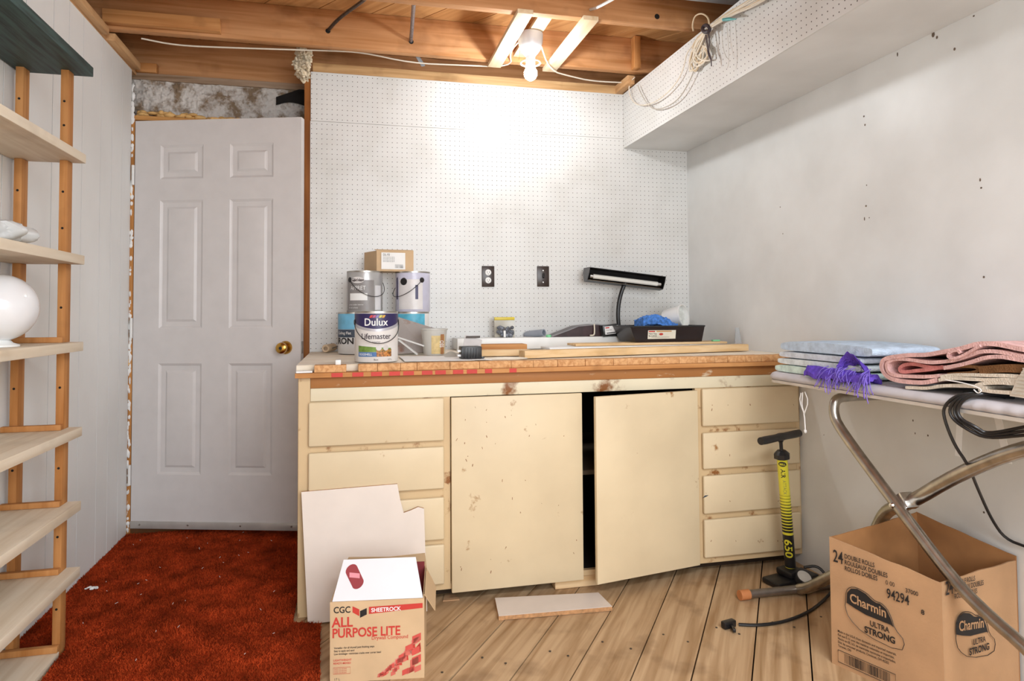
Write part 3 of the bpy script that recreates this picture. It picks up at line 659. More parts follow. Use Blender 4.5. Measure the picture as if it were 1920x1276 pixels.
# wire coils near the transformer
cw = B()
for i in range(7):
    a = at_z(845+random.uniform(0, 20), 668-i*2.0, ZT+.003+i*.002); cw.tube([(.585, -.68+.012*i, ZT+.003), (.62, -.70+.018*i, ZT+.004+.003*i), (.66, -.67+.02*i, ZT+.006), (.69, -.63+.015*i, ZT+.003)], .0016, 6, 2)
tag(obj('wire_tangle', cw, cable_g, base=True), 'tangle of thin grey wires behind the plastic tub', 'wires')
cw = B()
for i in range(4): cw.tube([(.72, -.87+.012*i, ZT+.003), (.80, -.885+.012*i, ZT+.003+.002*i), (.88, -.88+.01*i, ZT+.003), (.90, -.865+.006*i, ZT+.003), (.86, -.85+.01*i, ZT+.004)], .0016, 6, 2)
tag(obj('cord_loop', cw, cable_w, base=True), 'looped white cord beside the black transformer', 'cord')
tag(obj('paper_sheet', B().grid(lambda a, b_: Vector((.40+.34*a, -.88+.32*b_-.03*a, ZT+.001+.004*max(0, noise.noise((a*4, b_*4, 2))))), 12, 10, (0, 0, .0006)), paper, base=True), 'loose white paper under the plastic tub', 'paper')
# stacked boards
def plank(name, label, x0, y0, x1, y1, wid, z, h, mat, cat='board', group=None):
    return tag(obj(name, B().beam((x0, y0, z+h/2), (x1, y1, z+h/2), wid, h, bev=.0015), mat, base=True), label, cat, group)
plank('white_board', 'long white painted board lying along the back of the worktop', .72, -.09, 1.78, -.09, .15, ZT+.0005, .058, white_pl)
a, c = at_z(984, 672, ZT), at_z(1404, 657.5, ZT); d = (c-a).normalized(); nrm = Vector((-d.y, d.x, 0))
plank('wood_strip', 'long pale pine strip lying along the front of the worktop', a.x+nrm.x*.03, a.y+nrm.y*.03, c.x+nrm.x*.03, c.y+nrm.y*.03, .06, ZT+.0005, .031, light_x)
plank('wood_offcut', 'short pale pine offcut touching the long pine strip', .72, -.63, .96, -.66, .06, ZT+.0005, .026, light_x)
plank('wood_offcut', 'orange-brown wood offcut behind the pine pieces', .74, -.42, 1.0, -.43, .10, ZT+.0005, .040, trim_w)
for i, (x0, x1, y0, z) in enumerate(((1.0, 1.72, -.52, .0), (1.10, 2.02, -.44, .012), (1.25, 2.06, -.40, .024))):
    tag(obj('panel_sheet', B().box(x0, x1, y0-.085+.02*i, y0+.085, ZT+.0008+z, ZT+.0112+z, .001), (white_pl, paper, light_x)[i], base=True), ('white hardboard sheet at the bottom of the pile under the paint tray', 'thin white sheet in the middle of the pile under the paint tray', 'thin plywood sheet directly under the paint tray')[i], 'sheet')
# pipe end with black wire
c = at_y(611, 653, -.14); mt = Vector((-.25, -1, .0)).normalized().to_track_quat('Z', 'Y').to_matrix().to_4x4()
pp = thing('pipe_stub', 'short pale pipe stub with a black wire at the corner of the worktop', 'pipe', (c.x, -.10, ZT))
obj('pipe', B().lathe([(.010, .0), (.010, .004), (.017, .006), (.019, .002), (.019, -.13), (.010, -.13), (.010, 0)], (c.x, -.14, ZT+.0195), 24, mt), plain('pipe_tan', 'cdb292', .5), pp)
obj('wire', B().tube([(c.x+.03, -.14, ZT+.02), (c.x+.06, -.15, ZT+.032), (c.x+.10, -.16, ZT+.02)], .002, 6, 2), black_p, pp)
# small wooden block + white bracket in the gap of the block row
c = at_y(634, 684, YF+.03); tag(obj('bracket', B().box(c.x-.010, c.x+.010, YF+.02, YF+.06, .9050, .924, .002), white_pl, base=True), 'small white bracket in the gap of the block edge', 'bracket')
# zip bag on the white board
ZW = ZT+.059
a, c = at_y(929, 637, -.10), at_y(966, 637, -.10)
zb = thing('zip_bag', 'clear zip bag of hardware with a yellow seal standing at the pegboard', 'bag', ((a.x+c.x)/2, -.09, ZW))
obj('pouch', B().grid(lambda p, q: Vector((a.x+(c.x-a.x)*p+.004*(p-.5)*q, -.09+.012*q+.012*math.sin(math.pi*p)*(1-q), ZW+.001+.102*q)), 10, 10, (0, .004, 0)), plain('film_tan', 'cfc8b8', .25, var=.04, trans=.3), zb)
obj('seal', B().box(a.x-.001, c.x+.002, -.084, -.070, ZW+.090, ZW+.106, .002), plain('yellow_seal', 'd9c23e', .4), zb)
hw = B()
for i in range(34): hw.blob((random.uniform(a.x+.012, c.x-.012), -.100+random.uniform(-.006, .004), ZW+.010+random.random()**1.5*.045), .011, .006, .010, 1, .4, 70)
h_ = obj('hardware', hw, plain('hardware_grey', '6d7078', .4, metal=.3, var=.3, vscale=60), zb); h_['kind'] = 'stuff'
obj('tag', B().box(a.x+.040, a.x+.052, -.116, -.1135, ZW+.001, ZW+.036, .001), white_pl, zb)
# grey roll with open end and green lid
c = at_y(1020, 630, -.11); mt = Vector((.55, -.75, .10)).normalized().to_track_quat('Z', 'Y').to_matrix().to_4x4()
rl = thing('roller_sleeve', 'grey roller sleeve with an open dark end lying on the white board', 'roller', (c.x, -.11, ZW))
obj('sleeve', B().lathe([(.0, -.02), (.0135, -.02), (.0135, .0), (.019, .0), (.019, -.11), (.012, -.13), (.0, -.13)], (c.x, -.11, ZW+.0225), 24, mt), plain('sleeve_grey', '9aa0ab', .5), rl)
obj('core', B().lathe([(.0, -.018), (.0133, -.018)], (c.x, -.11, ZW+.0225), 20, mt), dark, rl)
c = at_y(1024, 638, -.14); tag(obj('bottle_cap', B().lathe([(.0, .0005), (.014, .0005), (.014, .010), (.010, .013), (.0, .013)], (c.x+.012, -.145, ZW), 20), plain('green_plastic', '7fd09a', .4), base=True), 'small mint green cap beside the grey roller sleeve', 'cap')
c = at_y(1342, 643, -.42); tag(obj('clip', B().box(c.x-.02, c.x+.02, -.43, -.41, ZT+.036, ZT+.044, .002), MATS['green_plastic'], base=True), 'small mint green clip on the sheets beyond the paint tray', 'clip')
# dark second tray (wedge) with a label and a cord over it
a, c, e = at_y(1036, 638, -.14), at_y(1150, 640, -.14), at_y(1128, 613, -.14); zt2 = ZW+.0005
tr = thing('tray_liner', 'dark maroon-black wedge shaped tray lying on the white board by the lamp', 'tray', ((a.x+c.x)/2, -.09, zt2))
obj('wedge', B().prism([(a.x, -.14, zt2), (c.x, -.14, zt2), (c.x, -.14, zt2+.050), (e.x-.03, -.14, zt2+.060), (e.x-.13, -.14, zt2+.052), (e.x-.19, -.14, zt2+.030)], (0, .11, .004)), plain('maroon_black', '3a2426', .3, var=.25, vscale=25), tr)
obj('rim', B().tube([(a.x-.004, -.142, zt2+.004), (e.x-.19, -.142, zt2+.033), (e.x-.13, -.142, zt2+.055), (e.x-.03, -.142, zt2+.063), (c.x, -.142, zt2+.053)], .003, 6), plain('liner_grey', '8c8a8c', .3), tr)
bxx = thing('label_box', 'small black box with a white printed label leaning by the lamp base', 'box', (e.x+.04, -.165, zt2))
ang = math.radians(-6); ax_, az_ = Vector((math.cos(ang), 0, -math.sin(ang))), Vector((math.sin(ang), 0, math.cos(ang)))
cc = Vector((e.x+.036, -.166, zt2+.033)); obj('case', B().obox(cc, ax_, Y, az_, .046, .02, .030, .002), black_p, bxx)
fn = plane_fn(cc-ax_*.036-az_*.020-Y*.0205, ax_, az_, .0004); quad_print('label', fn, [(.0, .0), (.076, .0), (.076, .042), (0, .042)], paper, bxx)
fn = plane_fn(cc-ax_*.036-az_*.020-Y*.0205, ax_, az_, .001); quad_print('label_bar', fn, [(.004, .032), (.026, .032), (.026, .038), (.004, .038)], red_ink, bxx); text('Tray liner', .009, lambda p, q: fn(p+.004, q+.020), ink, bxx); quad_print('label_bar', fn, [(.008, .004), (.060, .004), (.060, .009), (.008, .009)], ink, bxx)
tag(obj('cord', B().tube([(e.x-.045, -.148, zt2+.066), (e.x-.045, -.154, zt2+.03), (e.x-.05, -.160, zt2+.006), (e.x-.075, -.163, zt2+.006)], .004, 8, 2), cable_w, base=True), 'short cream cord hanging over the dark tray', 'cord')
# desk lamp
YLm = -.12; c = at_y(1166, 640, YLm); zb0 = ZT+.0005
lp = thing('desk_lamp', 'black fluorescent desk lamp with a long tilted shade', 'lamp', (c.x, YLm+.02, zb0))
obj('base', B().box(c.x-.05, c.x+.05, YLm-.02, YLm+.10, ZW+.001, ZW+.03, .004).box(c.x-.045, c.x+.04, YLm-.01, YLm+.10, ZW+.0305, ZW+.052, .006), black_m, lp)
arm = [at_y(1163, 612, YLm), at_y(1161, 590, YLm), at_y(1163, 565, YLm), at_y(1170, 540, YLm), at_y(1178, 525, YLm)]
obj('arm', B().tube([Vector((arm[0].x, YLm+.02, ZW+.05))]+[p+Y*.02 for p in arm], .0115, 10, 2), black_p, lp)
hA, hB = at_y(1101, 515, YLm), at_y(1241, 532, YLm); hd = (hB-hA).normalized(); hn = Vector((0, 1, 0)); hz = hd.cross(hn)*1.0
if hz.z < 0: hz = -hz
L = (hB-hA).length
# shade: trough, open to the front-bottom
prof = [(-.012, -.030), (.030, -.036), (.060, .012), (.052, .040), (-.034, .040), (-.037, .036), (.047, .036), (.055, .012), (.027, -.032), (-.012, -.026)]
b_ = B(); st = [hA+hn*y+hz*z for y, z in prof]; b_.prism(st, hd*L); obj('shade', b_, black_p, lp)
for s_ in (0, 1):
    b_ = B(); e_ = hA+hd*(L*s_); b_.prism([e_+hn*y+hz*z for y, z in ((-.012, -.030), (.030, -.036), (.060, .012), (.052, .040), (-.034, .040), (-.030, .01))], hd*(.004 if s_ else -.004)); obj('end_plate', b_, plain('end_grey', '5a5a5c', .45) if not s_ else black_p, lp)
obj('reflector', B().beam(hA+hn*.018-hz*.026+hd*.01, hB+hn*.018-hz*.026-hd*.01, .05, .002, hz), plain('reflector', 'c9a57c', .25, metal=.7), lp)
obj('tube', B().tube([hA+hd*.015-hn*.004-hz*.004, hB-hd*.015-hn*.004-hz*.004], .0125, 14), plain('tube_glass', 'e6e4dc', .2, var=.01), lp)
for s_ in (.012, L-.030): obj('tube_cap', B().tube([hA+hd*s_-hn*.004-hz*.004, hA+hd*(s_+.018)-hn*.004-hz*.004], .0135, 14), chrome, lp)
# paint tray with cloth and tub
ZP = ZT+.0365; YTf = -.40
a, c = at_y(1192, 648, YTf), at_y(1316, 648, YTf); a2, c2 = at_y(1182, 617, YTf-.01), at_y(1321, 615, YTf-.01)
zt3 = ZP+.078
pt = thing('paint_tray', 'black plastic paint tray with a printed label on its front', 'paint tray', ((a.x+c.x)/2, YTf+.12, ZP))
x0, x1 = a.x, min(c.x, 2.07); X0, X1 = a2.x, min(c2.x, 2.09); yb, Yb = YTf+.20, YTf+.215
bo, to = [(x0, YTf, ZP), (x1, YTf, ZP), (x1, yb, ZP), (x0, yb, ZP)], [(X0, YTf-.012, zt3), (X1, YTf-.012, zt3), (X1, Yb, zt3), (X0, Yb, zt3)]
ti = [(X0+.004, YTf-.008, zt3), (X1-.004, YTf-.008, zt3), (X1-.004, Yb-.004, zt3), (X0+.004, Yb-.004, zt3)]; bi = [(x0+.004, YTf+.004, ZP+.004), (x1-.004, YTf+.004, ZP+.004), (x1-.004, yb-.004, ZP+.004), (x0+.004, yb-.004, ZP+.004)]
b_ = B(); b_.face(bo); b_.face(bi)
for A_, B_ in ((bo, to), (ti, bi)):
    for k in range(4): b_.face([A_[k], A_[(k+1) % 4], B_[(k+1) % 4], B_[k]])
for k in range(4): b_.face([to[k], to[(k+1) % 4], ti[(k+1) % 4], ti[k]])
bmesh.ops.remove_doubles(b_.bm, verts=b_.bm.verts[:], dist=1e-5); obj('tray_body', b_, plain('tray_black', '231a1c', .28, var=.1), pt)
obj('rim', B().tube([to[0], to[1], to[2], to[3]], .004, 6, 0, True), black_p, pt)
wdir = Vector((0, .012, -.078)).normalized(); fn = plane_fn(Vector((x0+.062, YTf-.003, ZP+.016)), X, -wdir, .002); fn2 = plane_fn(Vector((x0+.062, YTf-.003, ZP+.016)), X, -wdir, .0032)
quad_print('label', fn, [(0, 0), (.152, 0), (.152, .044), (0, .044)], plain('label_cream', 'e2dccb', .5), pt)
quad_print('label_bar', fn2, [(.004, .035), (.038, .035), (.038, .041), (.004, .041)], red_ink, pt); quad_print('label_bar', fn2, [(.045, .036), (.128, .036), (.128, .041), (.045, .041)], plain('label_orange', 'c99048', .5), pt)
text('Paint Tray', .0105, lambda p, q: fn2(p+.005, q+.023), ink, pt, bold=.01); text('Bac à peinture', .0095, lambda p, q: fn2(p+.005, q+.013), ink, pt, bold=.01, sx=.8)
b_ = B(); b_.grid(lambda q, w_: fn2(.072+.011*math.cos(6.283*q)*w_, .024+.006*math.sin(6.283*q)*w_), 18, 1); obj('label_oval', b_, red_ink, pt)
quad_print('label_bar', fn2, [(.020, .008), (.118, .008), (.118, .009), (.020, .009)], ink, pt)
cl = B(); u_ = at_y(1195, 600, -.33)
def rag(a_, b_):
    x_ = u_.x+.015+.19*a_; y_ = -.37+.11*b_; h = .046*math.sin(math.pi*min(1, .22+.85*a_))*(1-.35*b_)+.014*noise.noise((a_*5, b_*4, 3))+.006*noise.noise((a_*19, b_*15, 8))
    return Vector((x_, y_, zt3+.012+max(h, -.03)))
cl.grid(rag, 40, 26, (0, .002, -.045)); tag(obj('blue_rag', cl, plain('blue_terry', '4f86d6', .95, var=.25, vscale=70, bump=.9, bscale=180), base=True), 'bright blue terry rag bunched in the paint tray', 'cloth')
c = at_y(1268, 599, -.27); mt = Vector((.58, -.78, .16)).normalized().to_track_quat('Z', 'Y').to_matrix().to_4x4()
ct = thing('yogurt_tub', 'white round plastic tub lying on its side in the paint tray', 'tub', (c.x, -.27, zt3-.03))
cz = zt3+.045
obj('tub_body', B().lathe([(.0, -.062), (.046, -.062), (.048, -.058), (.058, .036), (.061, .037), (.061, .044), (.055, .044), (.054, .030), (.044, -.050), (.0, -.050)], (c.x, -.27, cz), 36, mt), white_pl, ct)
obj('label', B().lathe([(.0508, -.030), (.0566, .024)], (c.x, -.27, cz), 36, mt), plain('tub_label', 'e2e4de', .4, var=.12, vscale=50), ct)
b_ = B(); b_.grid(lambda p, q: Vector((c.x, -.27, cz))+mt @ Vector(((.0530+.005*q)*math.cos(-1.0+1.0*p), (.0530+.005*q)*math.sin(-1.0+1.0*p), -.012+.034*q)), 8, 2); obj('label_green', b_, plain('label_sage', '8ea388', .4, var=.2, vscale=60), ct)
# right end bits
c = at_y(1420, 655, -.50); tag(obj('wood_offcut', B().box(2.0, XR-.004, -.55, -.47, ZT+.0005, ZT+.022, .001), trim_w, base=True), 'brown wood offcut at the wall end of the worktop', 'board')
tag(obj('acrylic_piece', B().prism([(2.05, -.53, ZT+.0225), (2.088, -.53, ZT+.0225), (2.08, -.52, ZT+.105), (2.062, -.52, ZT+.107)], (0, .006, 0)), plain('acrylic', 'dfe2e4', .08, var=.01, trans=.7), base=True), 'clear plastic sliver standing at the wall end of the worktop', 'plastic piece')
# outlets on the pegboard
c = at_y(915, 518, 0); pl_ = plain('plate_brown', '33241d', .3, var=.06)
ot = thing('outlet', 'dark brown duplex outlet with white sockets on the pegboard', 'outlet', (c.x, 0, c.z-.057))
obj('plate', B().box(c.x-.034, c.x+.034, -.006, -.0005, c.z-.056, c.z+.056, .002), pl_, ot)
for s_ in (.021, -.021):
    so = obj('socket', B().lathe([(.0, .003), (.015, .003), (.017, 0)], (c.x, -.0062, c.z+s_), 20, my), white_pl, ot)
    obj('slots', B().box(c.x-.007, c.x-.005, -.0098, -.0093, c.z+s_-.003, c.z+s_+.006).box(c.x+.005, c.x+.007, -.0098, -.0093, c.z+s_-.003, c.z+s_+.006).box(c.x-.002, c.x+.002, -.0098, -.0093, c.z+s_-.010, c.z+s_-.006), ink, so)
c = at_y(1018, 518, 0); sw_ = thing('light_switch', 'dark brown toggle switch plate on the pegboard', 'switch', (c.x, 0, c.z-.057))
obj('plate', B().box(c.x-.034, c.x+.034, -.006, -.0005, c.z-.056, c.z+.056, .002), pl_, sw_)
obj('toggle', B().obox(Vector((c.x, -.012, c.z+.004)), X, Vector((0, .94, -.34)), Vector((0, .34, .94)), .0045, .009, .012, .001), black_p, sw_)
obj('screws', B().lathe([(.0, .0012), (.0035, .001), (.004, 0)], (c.x, -.0061, c.z+.032), 10, my).lathe([(.0, .0012), (.0035, .001), (.004, 0)], (c.x, -.0061, c.z-.032), 10, my), steel, sw_)
# ================================================================== FLOOR THINGS
# leaning white board
q0 = [(565, 922), (745, 907), (750, 935), (757, 961), (771, 956), (784, 950), (795, 953), (801, 1140), (577, 1168)]
pts = []
for u, v in q0:
    p = at_y(u, v, -.985); f = max(0, min(1, p.z/.47)); p = at_y(u, v, -1.0+.036*f); pts.append(p)
pts[-1].z = pts[-2].z = .004
lw = thing('melamine_board', 'white melamine offcut with a notched corner leaning on the cream drawers', 'board', (.26, -.99, 0)); obj('face', B().prism(pts, (0, .0012, 0)), plain('white_melamine', 'e3d6cb', .35, var=.015), lw)
obj('core', B().prism([p+Vector((0, .0016, 0)) for p in pts], (0, .0085, 0)), plain('raw_edge', 'b98a5e', .8, var=.15, vscale=90), lw)
# open carton of drywall compound
BL, BR = Vector((.137, -1.392, 0)), Vector((.413, -1.43, 0)); bx_ = (BR-BL).normalized(); W_ = (BR-BL).length; by_ = Vector((-bx_.y, bx_.x, 0)); HB = .236; DB = .26
cg = thing('compound_box', 'open red-printed drywall compound carton with a white flap standing on the floor', 'box', (BL+bx_*W_/2+by_*DB/2))
def bp(x, y, z): return BL+bx_*x+by_*y+Z*z
th = .004; b_ = B()
for x0, x1, y0, y1 in ((0, W_, 0, th), (0, W_, DB-th, DB), (0, th, th+.0005, DB-th-.0005), (W_-th, W_, th+.0005, DB-th-.0005)):
    b_.prism([bp(x0, y0, .001), bp(x1, y0, .001), bp(x1, y1, .001), bp(x0, y1, .001)], (0, 0, HB-.001))
b_.prism([bp(th, th, .001), bp(W_-th, th, .001), bp(W_-th, DB-th, .001), bp(th, DB-th, .001)], (0, 0, .004)); obj('carton_body', b_, card_l, cg)
# front flap folded up and leaning back (white inner face), with a hand slot
fu = (Z*.84+by_*.55).normalized(); fo_ = bp(0, .002, HB+.001); FL = .118; nf = fu.cross(bx_).normalized()
FP = lambda a_, b_, n_=0: fo_+bx_*(a_+b_/FL*(.026 if a_ < W_/2 else -.020))+fu*b_+nf*n_
b_ = B(); b_.prism([FP(.006, 0), FP(W_-.004, 0), FP(W_-.008, FL), FP(.004, FL)], nf*-.003 if nf.y < 0 else nf*.003); obj('front_flap', b_, plain('flap_white', 'dcdadd', .5, var=.01), cg)
sgn = 1 if nf.y < 0 else -1
sl = []
for i in range(28):
    a_ = 2*math.pi*i/28; ca, sa = math.cos(a_), math.sin(a_); ex = .017*ca; ey = .017*sa+(.024 if sa >= 0 else -.024)
    al = math.radians(-38); sl.append(FP(.052+ex*math.cos(al)+ey*math.sin(al), .068-ex*math.sin(al)+ey*math.cos(al), .0006*sgn))
hs = obj('hand_slot', B().face(sl), plain('slot_red', '8f2a30', .6), cg)
sl2 = [FP(.052+x_, .068+y_, .0012*sgn) for x_, y_ in ((-.019, .012), (.013, .008), (.017, -.006), (-.015, -.002))]; obj('slot_stripe', B().face(sl2), plain('slot_pink', 'd98a94', .6), cg)
# back flap, side flap
bu = (Z*.93+by_*-.36).normalized(); bo_ = bp(0, DB-.002, HB+.001)
b_ = B(); b_.prism([bo_+bx_*.0, bo_+bx_*W_, bo_+bx_*(W_-.004)+bu*.05, bo_+bx_*(W_*.55)+bu*.040, bo_+bx_*.02+bu*.045], by_*.004); obj('back_flap', b_, card_l, cg)
obj('lining', B().prism([bp(.006, DB-.008, .1), bp(W_-.006, DB-.008, .1), bp(W_-.006, DB-.008, HB+.02), bp(.006, DB-.008, HB+.02)], by_*.002), plain('lining_red', '7c262b', .7), cg)
b_ = B(); b_.prism([bp(W_-.002, .03, HB), bp(W_-.002, DB-.02, HB), bp(W_+.03, DB-.03, HB-.06), bp(W_+.03, .05, HB-.06)], bx_*.003); obj('side_flap', b_, card_l, cg)
F1 = lambda a_, b_: bp(a_, -.0006, b_); F2 = lambda a_, b_: bp(a_, -.0012, b_)
text('CGC', .026, lambda p, q: F1(p+.010, q+.204), ink, cg, bold=.02, sx=.9)
quad_print('logo', F1, [(.066, .222), (.086, .212), (.086, .192), (.066, .204)], red_ink, cg); quad_print('logo', F1, [(.088, .207), (.108, .215), (.108, .196), (.088, .187)], ink, cg)
quad_print('banner', F1, [(.114, .218), (.397*.69+.0, .2225), (.397*.69, .208), (.114, .197)], red_ink, cg)
text('SHEETROCK', .0165, lambda p, q: F2(p+.121, q+.2025+.02*p), paper, cg, bold=.02, sx=.95)
text('ALL', .040, lambda p, q: F1(p+.006, q+.163), red_ink, cg, bold=.025, sx=.92); text('PURPOSE LITE', .038, lambda p, q: F1(p+.006, q+.132), red_ink, cg, bold=.025, sx=.85)
text('Drywall Compound', .015, lambda p, q: F1(p+.122, q+.121), red_ink, cg, bold=.01, sx=.9)
for i, s_ in enumerate(('Versatile—for all drywall joint finishing steps', 'Easy to apply and sand', 'Low shrinkage—minimizes cracks over corner bead')): text(s_, .0082, lambda p, q: F1(p+.012, q+.099-.0088*i), ink, cg, bold=.015, sx=.8)
for i, s_ in enumerate(('LIGHTWEIGHT', 'READY-MIXED')): text(s_, .008, lambda p, q: F1(p+.010, q+.063-.009*i), red_ink, cg, bold=.02)
text('17 L', .010, lambda p, q: F1(p+.012, q+.007), ink, cg)
obj('caution_frame', B().tube([F2(x_, y_) for x_, y_ in ((.010, .026), (.060, .026), (.060, .045), (.010, .045))], .0005, 4, 0, True), red_ink, cg)
for i in range(3): text('Caution: see side panel', .0055, lambda p, q: F1(p+.012, q+.039-.0055*i), red_ink, cg, sx=.72)
pinks = [plain('tri%d' % i, c, .6) for i, c in enumerate(('c43a30', 'd06a5c', 'd98c7c', 'cf5148'))]
for i in range(52):
    t_ = i/52; x_ = .138+.125*t_; top = .112*t_**1.25; y_ = .010+(random.random() if i % 2 else random.choice((.75, .9, 1)))*top; s_ = .010+.016*t_*random.uniform(.6, 1.2)
    x_ = min(x_, W_-.010-s_)
    bmf = [(x_, y_), (x_+s_, y_+s_*.4), (x_+s_, y_+s_*1.25), (x_, y_+s_*.85)] if i % 4 else [(x_, y_), (x_+s_, y_), (x_+s_*.9, y_+s_)]
    quad_print('graphic', (F1, F2)[i % 2], bmf, pinks[i % 4], cg)
# small melamine offcut on the floor
ps = [at_z(u, v, .017) for u, v in ((928, 1120), (1122, 1110), (1148, 1136), (935, 1154))]
mo = thing('melamine_offcut', 'narrow white melamine offcut lying flat on the floorboards', 'board', (sum(ps, Vector())/4).xy.to_3d()); raw = plain('raw_chipboard', 'b98a5e', .8, var=.15, vscale=90)
obj('core', B().prism([Vector((p.x, p.y, .001)) for p in ps], (0, 0, .0145)), raw, mo); obj('face', B().prism([Vector((p.x, p.y, .0156)) for p in ps], (0, 0, .0012)), plain('melamine_top', 'd9cdc4', .4, var=.02), mo)
c = at_z(846, 1122, 0); tag(obj('cardboard_scrap', B().prism([(c.x-.035, c.y-.02, .001), (c.x+.028, c.y-.022, .001), (c.x+.018, c.y+.03, .001), (c.x-.02, c.y+.034, .001)], (0, 0, .004)), card, base=True), 'small torn cardboard scrap at the foot of the drawers', 'cardboard')
# paper towel carton
P_FL, P_N, P_B, P_NR = Vector((1.655, -1.645, 0)), Vector((1.765, -1.94, 0)), Vector((2.02, -1.61, 0)), Vector((2.09, -1.885, 0))
ch = thing('paper_roll_box', 'large open brown carton with black cloud logo under the ironing board', 'box', (P_FL+P_NR)/2)
cen = (P_FL+P_N+P_B+P_NR)/4
def wallp(a_, b_, za, zb, nseg=8, wav=.004):
    inn = (cen-(a_+b_)/2); d_ = (b_-a_).normalized(); nn_ = Vector((-d_.y, d_.x, 0)); nn_ = nn_ if nn_.dot(inn) > 0 else -nn_; bb = B()
    def f(s, t): p = a_.lerp(b_, s); h = za+(zb-za)*s+wav*noise.noise((s*5+a_.x*9, 3, 1)); return p+Z*(.001+h*t)+nn_*(.003*math.sin(math.pi*s)*t)
    bb.grid(f, nseg, 6, nn_*.004); return bb
obj('side', wallp(P_FL, P_N, .388, .350, 14), card, ch); obj('side', wallp(P_N+Vector((.003, .003, 0)), P_NR, .350, .362, 10), card, ch)
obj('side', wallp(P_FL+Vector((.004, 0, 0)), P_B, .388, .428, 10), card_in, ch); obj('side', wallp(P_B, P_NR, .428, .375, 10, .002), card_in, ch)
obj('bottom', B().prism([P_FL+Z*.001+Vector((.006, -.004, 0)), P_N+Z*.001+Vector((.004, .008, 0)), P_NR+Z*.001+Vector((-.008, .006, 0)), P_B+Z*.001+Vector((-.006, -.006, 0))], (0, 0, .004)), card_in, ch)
def face_fn(a_, b_, off): d_ = (b_-a_).normalized(); n_ = Vector((d_.y, -d_.x, 0)); n_ = n_ if n_.dot(CAM-a_) > 0 else -n_; return lambda p, q: a_+d_*p+Z*q+n_*off
def charmin(a_, b_, sc, dark_side):
    f1, f2, f3 = face_fn(a_, b_, .0022), face_fn(a_, b_, .0030), face_fn(a_, b_, .0038)
    text('24', .052, lambda p, q: f1(p+.012, q+.318), ink, ch, bold=.01, sx=.62)
    for i, s_ in enumerate(('DOUBLE ROLLS', 'ROULEAUX DOUBLES', 'ROLLOS DOBLES')): text(s_, .019, lambda p, q: f1(p+.048, q+.338-.018*i), ink, ch, bold=.015, sx=.68)
    cl_ = [(.052, .205), (.054, .236), (.066, .252), (.085, .258), (.110, .252), (.128, .240), (.140, .236), (.150, .238), (.168, .228), (.180, .205), (.188, .184), (.180, .188), (.150, .189), (.110, .190), (.075, .198)]
    quad_print('logo_cloud', f1, cl_, ink, ch)
    out = cl_[:11]+[(.216, .160), (.204, .124), (.100, .134), (.060, .165), (.050, .195)]
    obj('logo_outline', B().tube([f2(x_+(-.003 if x_ < .1 else .003), y_+.004 if y_ > .2 else y_-.003) for x_, y_ in out], .0009, 4, 1, True), ink, ch)
    text('Charmin', .038, lambda p, q: f2(p+.062, q+.2125-.08*p+.0), card, ch, bold=.02, sx=.80)
    text('ULTRA', .022, lambda p, q: f1(p+.120, q+.163), ink, ch, bold=.02, sx=.82); text('STRONG', .026, lambda p, q: f1(p+.104, q+.138), ink, ch, bold=.03, sx=.84)
    if not dark_side:
        text('94294', .040, lambda p, q: f1(p+.170, q+.262), ink, ch, bold=.01, sx=.62); text('0 00', .018, lambda p, q: f1(p+.168, q+.300), ink, ch, sx=.8); text('37000', .017, lambda p, q: f1(p+.222, q+.296), ink, ch, bold=.01, sx=.8); text('8', .018, lambda p, q: f1(p+.262, q+.250), ink, ch, bold=.02)
        for i in range(5): text(('Made in the U.S.A. from domestic and imported materials.', 'Fait aux É.-U. avec des matières nationales et importées.', 'Hecho en EE. UU. de materiales nacionales e importados.', 'Dist. by consumer products, Cincinnati, OH 45202', 'Toronto, ON')[i], .0098, lambda p, q: f1(p+.022, q+.106-.011*i), ink, ch, bold=.012, sx=.74)
        obj('barcode_frame', B().tube([f2(x_, y_) for x_, y_ in ((.022, .016), (.19, .016), (.19, .052), (.022, .052))], .0009, 4, 0, True), ink, ch)
        for i in range(30): w_ = random.choice((.0012, .002, .003)); quad_print('barcode_bar', f1, [(.042+i*.0045, .020), (.042+i*.0045+w_, .020), (.042+i*.0045+w_, .048), (.042+i*.0045, .048)], ink, ch)
charmin(P_FL, P_N, 1, False); charmin(P_N, P_NR, 1, True)
# floor pump
pc = Vector((1.935, -1.075, 0)); ptop = at_y(1462, 800, -1.10); pbar = Vector((pc.x, pc.y, .06)); pd = (Vector((ptop.x+.004, -1.10, .56))-pbar).normalized()
pu = thing('floor_pump', 'yellow and black bicycle floor pump standing before the end drawers', 'pump', pc)
yel = plain('pump_yellow', 'd9cf3a', .3, var=.03); q_ = pd.to_track_quat('Z', 'Y').to_matrix().to_4x4()
obj('base', B().obox(pc+Vector((0, 0, .014)), Vector((.97, .22, 0)), Vector((-.22, .97, 0)), Z, .115, .045, .012, .008).obox(pc+Vector((0, 0, .0405)), Vector((.97, .22, 0)), Vector((-.22, .97, 0)), Z, .04, .04, .014, .008), black_p, pu)
obj('gauge', B().lathe([(.034, 0), (.036, .01), (.032, .022), (.0, .022)], pc+Vector((.02, -.045, .022)), 24, Matrix.Rotation(math.radians(35), 4, 'X')), black_m, pu)
obj('gauge_glass', B().lathe([(.027, .0225), (.0, .024)], pc+Vector((.02, -.045, .022)), 24, Matrix.Rotation(math.radians(35), 4, 'X')), plain('gauge_face', 'c9c6bd', .2), pu)
BLn = .45; br = .0205
obj('barrel', B().lathe([(br, 0), (br, BLn)], pbar, 32, q_), yel, pu)
phb = tocam(pbar.x, pbar.y)
